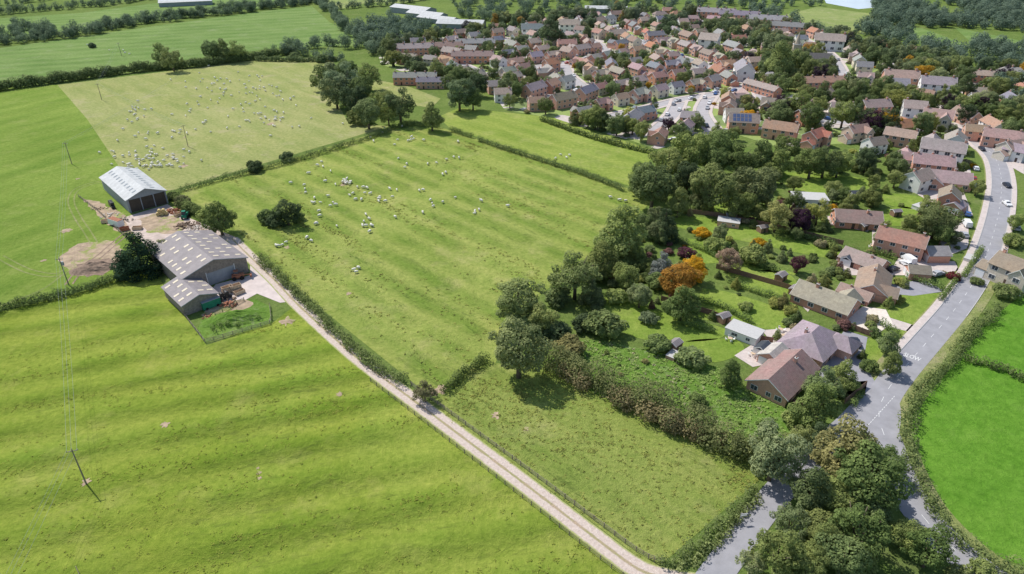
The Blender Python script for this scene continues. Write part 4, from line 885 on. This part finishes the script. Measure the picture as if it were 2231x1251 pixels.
# ---------------------------------------------------------------- cars
def carmesh(col,van=False):
    mb=MB([col,'glass','rubber','kerb','rust'])
    if van: pr=[(-2.5,.35),(-2.5,1.1),(-2.45,2.1),(1.1,2.15),(1.7,1.25),(2.4,1.05),(2.5,.7),(2.45,.35)]; tp=1.25;W_=1.0
    else: pr=[(-2.08,.3),(-2.15,.75),(-1.95,.98),(-1.35,1.42),(.25,1.46),(1.0,1.0),(1.95,.84),(2.15,.6),(2.1,.3)]; tp=1.1;W_=.88
    yf=lambda z:W_*(.84 if z>tp else 1)
    L_=[(x,-yf(z),z) for x,z in pr];Rr=[(x,yf(z),z) for x,z in pr]; n=len(pr)
    mb.poly(L_);mb.poly(Rr[::-1])
    for i in range(n): j=(i+1)%n; mb.poly([L_[j],L_[i],Rr[i],Rr[j]])
    e=.012
    def glq(a,b,ins=.12):
        A,B_=pr[a],pr[b]; nx,nz=-(B_[1]-A[1]),(B_[0]-A[0]); q=math.hypot(nx,nz); nx,nz=nx/q*e,nz/q*e
        if nz<0: nx,nz=-nx,-nz
        f=lambda t:(A[0]+(B_[0]-A[0])*t+nx,A[1]+(B_[1]-A[1])*t+nz)
        p,q2=f(.1),f(.9); mb.poly([(p[0],-yf(A[1])+.14,p[1]),(q2[0],-yf(B_[1])+.1,q2[1]),(q2[0],yf(B_[1])-.1,q2[1]),(p[0],yf(A[1])-.14,p[1])],1)
    if van: glq(3,4)
    else: glq(2,3);glq(4,5)
    for s_ in (-1,1):
        if van: mb.poly([(.3,s_*(W_*.92+.03),1.3),(1.45,s_*(W_*.92+.03),1.3),(1.05,s_*(W_*.84+.03),1.95),(.3,s_*(W_*.84+.03),1.95)],1)
        else: mb.poly([(-1.7,s_*(W_*.95),1.02),(.85,s_*(W_*.95),1.02),(.2,s_*(W_*.84+.02),1.38),(-1.25,s_*(W_*.84+.02),1.38)],1)
        for x in (-1.3,1.35): mb.cyl((x,s_*(W_-.16),.33),(x,s_*(W_+.02),.33),.33,.33,2,12); mb.cyl((x,s_*(W_+.02),.33),(x,s_*(W_+.035),.33),.18,.18,3,8)
        mb.box(2.1,s_*.62,.68,.08,.3,.14,3); mb.box(-2.12 if not van else -2.5,s_*.66,.8,.06,.22,.16,4)
    return mb.mesh('car')
CW=carmesh(carmat('white_car_paint',(.75,.75,.75)));CD=carmesh(carmat('dark_car_paint',(.03,.035,.05)));CR=carmesh(carmat('red_car_paint',(.35,.03,.02)));CS=carmesh(carmat('silver_car_paint',(.4,.41,.43)));CV=carmesh(carmat('white_van_paint',(.78,.78,.78)),True);CB=carmesh(carmat('blue_car_paint',(.05,.12,.3)))
def car(me,u,v,deg,nm='car',z=.09): x,y=G(u,v); obj(nm,me,(x,y,z),R(deg))
car(CW,1834,775,110);car(CD,1863,750,80);car(CD,2193,407,262);car(CW,2193,447,262);car(CV,2105,492,75,'van');car(CV,2121,412,75,'van');car(CS,2100,515,75);car(CW,1972,578,110);car(CR,2120,392,70);car(CV,1978,570,100,'van');car(CB,2108,470,60);car(CS,2215,500,60);car(CS,2042,600,20);car(CW,2125,370,70);car(CD,1945,590,30)
for p in STR:
    for (x,y,dx,dy) in resample(p,11):
        if random.random()<.5: 
            s_=random.choice((-1,1)); obj('parked_car',random.choice([CW,CD,CS,CR,CB,CS,CW]),(x-dy*s_*2.2,y+dx*s_*2.2,.1),math.atan2(dy,dx)+random.choice((0,math.pi)))
for (a,b,q) in houses:
    if b>280 and random.random()<.3:
        t=random.uniform(0,6.28); x,y=a+math.cos(t)*7.5,b+math.sin(t)*7.5
        if sfree(x,y,4.8) and free(x,y,.5): obj('parked_car',random.choice([CW,CD,CS,CR,CB,CS,CW]),(x,y,.06),random.uniform(0,6.28))
def shedg(u,v,deg,m='fencew'):
    mb=MB([m,'sheet','white','glass','dark','skyl']); gable(mb,0,0,3,2.4,1.9,2.5,o=.15,rm=1); mb.box(0,-1.22,.95,.8,.05,1.7,4); x,y=G(u,v); obj('garden_shed',mb.mesh('garden_shed'),(x,y,0),R(deg))
for a in [(1470,760,45),(1590,478,0),(1660,505,20),(1575,700,30),(1730,640,45),(1880,500,30),(1950,470,10),(1700,610,40)]: shedg(*a)
def conserv(u,v,deg):
    mb=MB(['render','glass','white','glass']); gable(mb,0,0,4,3.2,2.2,3.1,o=.1,wm=1,rm=1)
    for k in range(6): mb.box(-2+k*.8,0,1.15,.07,3.26,2.26,2)
    x,y=G(u,v); obj('conservatory',mb.mesh('conservatory'),(x,y,0),R(deg))
conserv(1660,772,45);conserv(1845,575,45);conserv(1862,432,0)
mb=MB(['pallet','white'])
mb.cyl((0,0,0),(0,0,.7),.05,.05,0,6); mb.cyl((0,0,.7),(0,0,.75),.6,.6,0,14)
for t in range(4):
    a=t*1.57; cx,cy=1.0*math.cos(a),1.0*math.sin(a); mb.box(cx,cy,.45,.45,.45,.05,1,a); mb.box(cx+.2*math.cos(a),cy+.2*math.sin(a),.7,.05,.45,.5,1,a)
    for p in (-1,1):
        for q in (-1,1): mb.box(cx+.18*p,cy+.18*q,.21,.04,.04,.42,1)
tm=mb.mesh('patio_table')
for u,v in [(1640,775),(1700,722),(1705,735),(1590,742),(1760,665),(1900,540)]: x,y=G(u,v); obj('patio_table_set',tm,(x,y,.065))
# ---------------------------------------------------------------- sun, sky, camera
saz=math.atan2(.66,-.75); el=R(52)
sv=(math.cos(el)*math.cos(saz),math.cos(el)*math.sin(saz),math.sin(el))
L=bpy.data.lights.new('sun','SUN'); L.energy=4.7; L.angle=R(.5); L.color=(1,.96,.9); lo=bpy.data.objects.new('sun',L); scene.collection.objects.link(lo)
lo.rotation_euler=Vector(sv).to_track_quat('Z','Y').to_euler(); lo.location=(0,0,300)
w=bpy.data.worlds.new('World'); scene.world=w; w.use_nodes=True; nt=w.node_tree; bg=nt.nodes['Background']; sk=nt.nodes.new('ShaderNodeTexSky'); sk.sky_type='NISHITA'; sk.sun_disc=False
sk.sun_elevation=el; sk.sun_rotation=math.atan2(sv[0],sv[1]); nt.links.new(sk.outputs[0],bg.inputs[0]); bg.inputs[1].default_value=.15
cam=bpy.data.cameras.new('camera'); cam.sensor_width=36; cam.lens=FP/2231*36; cam.clip_end=12000; cam.clip_start=1
co=bpy.data.objects.new('camera',cam); co.location=(0,0,CH); co.rotation_euler=(R(60),0,0); scene.collection.objects.link(co); scene.camera=co
scene.view_settings.view_transform='Standard'; scene.view_settings.look='None'; scene.view_settings.exposure=0
print('objects',len(scene.objects))
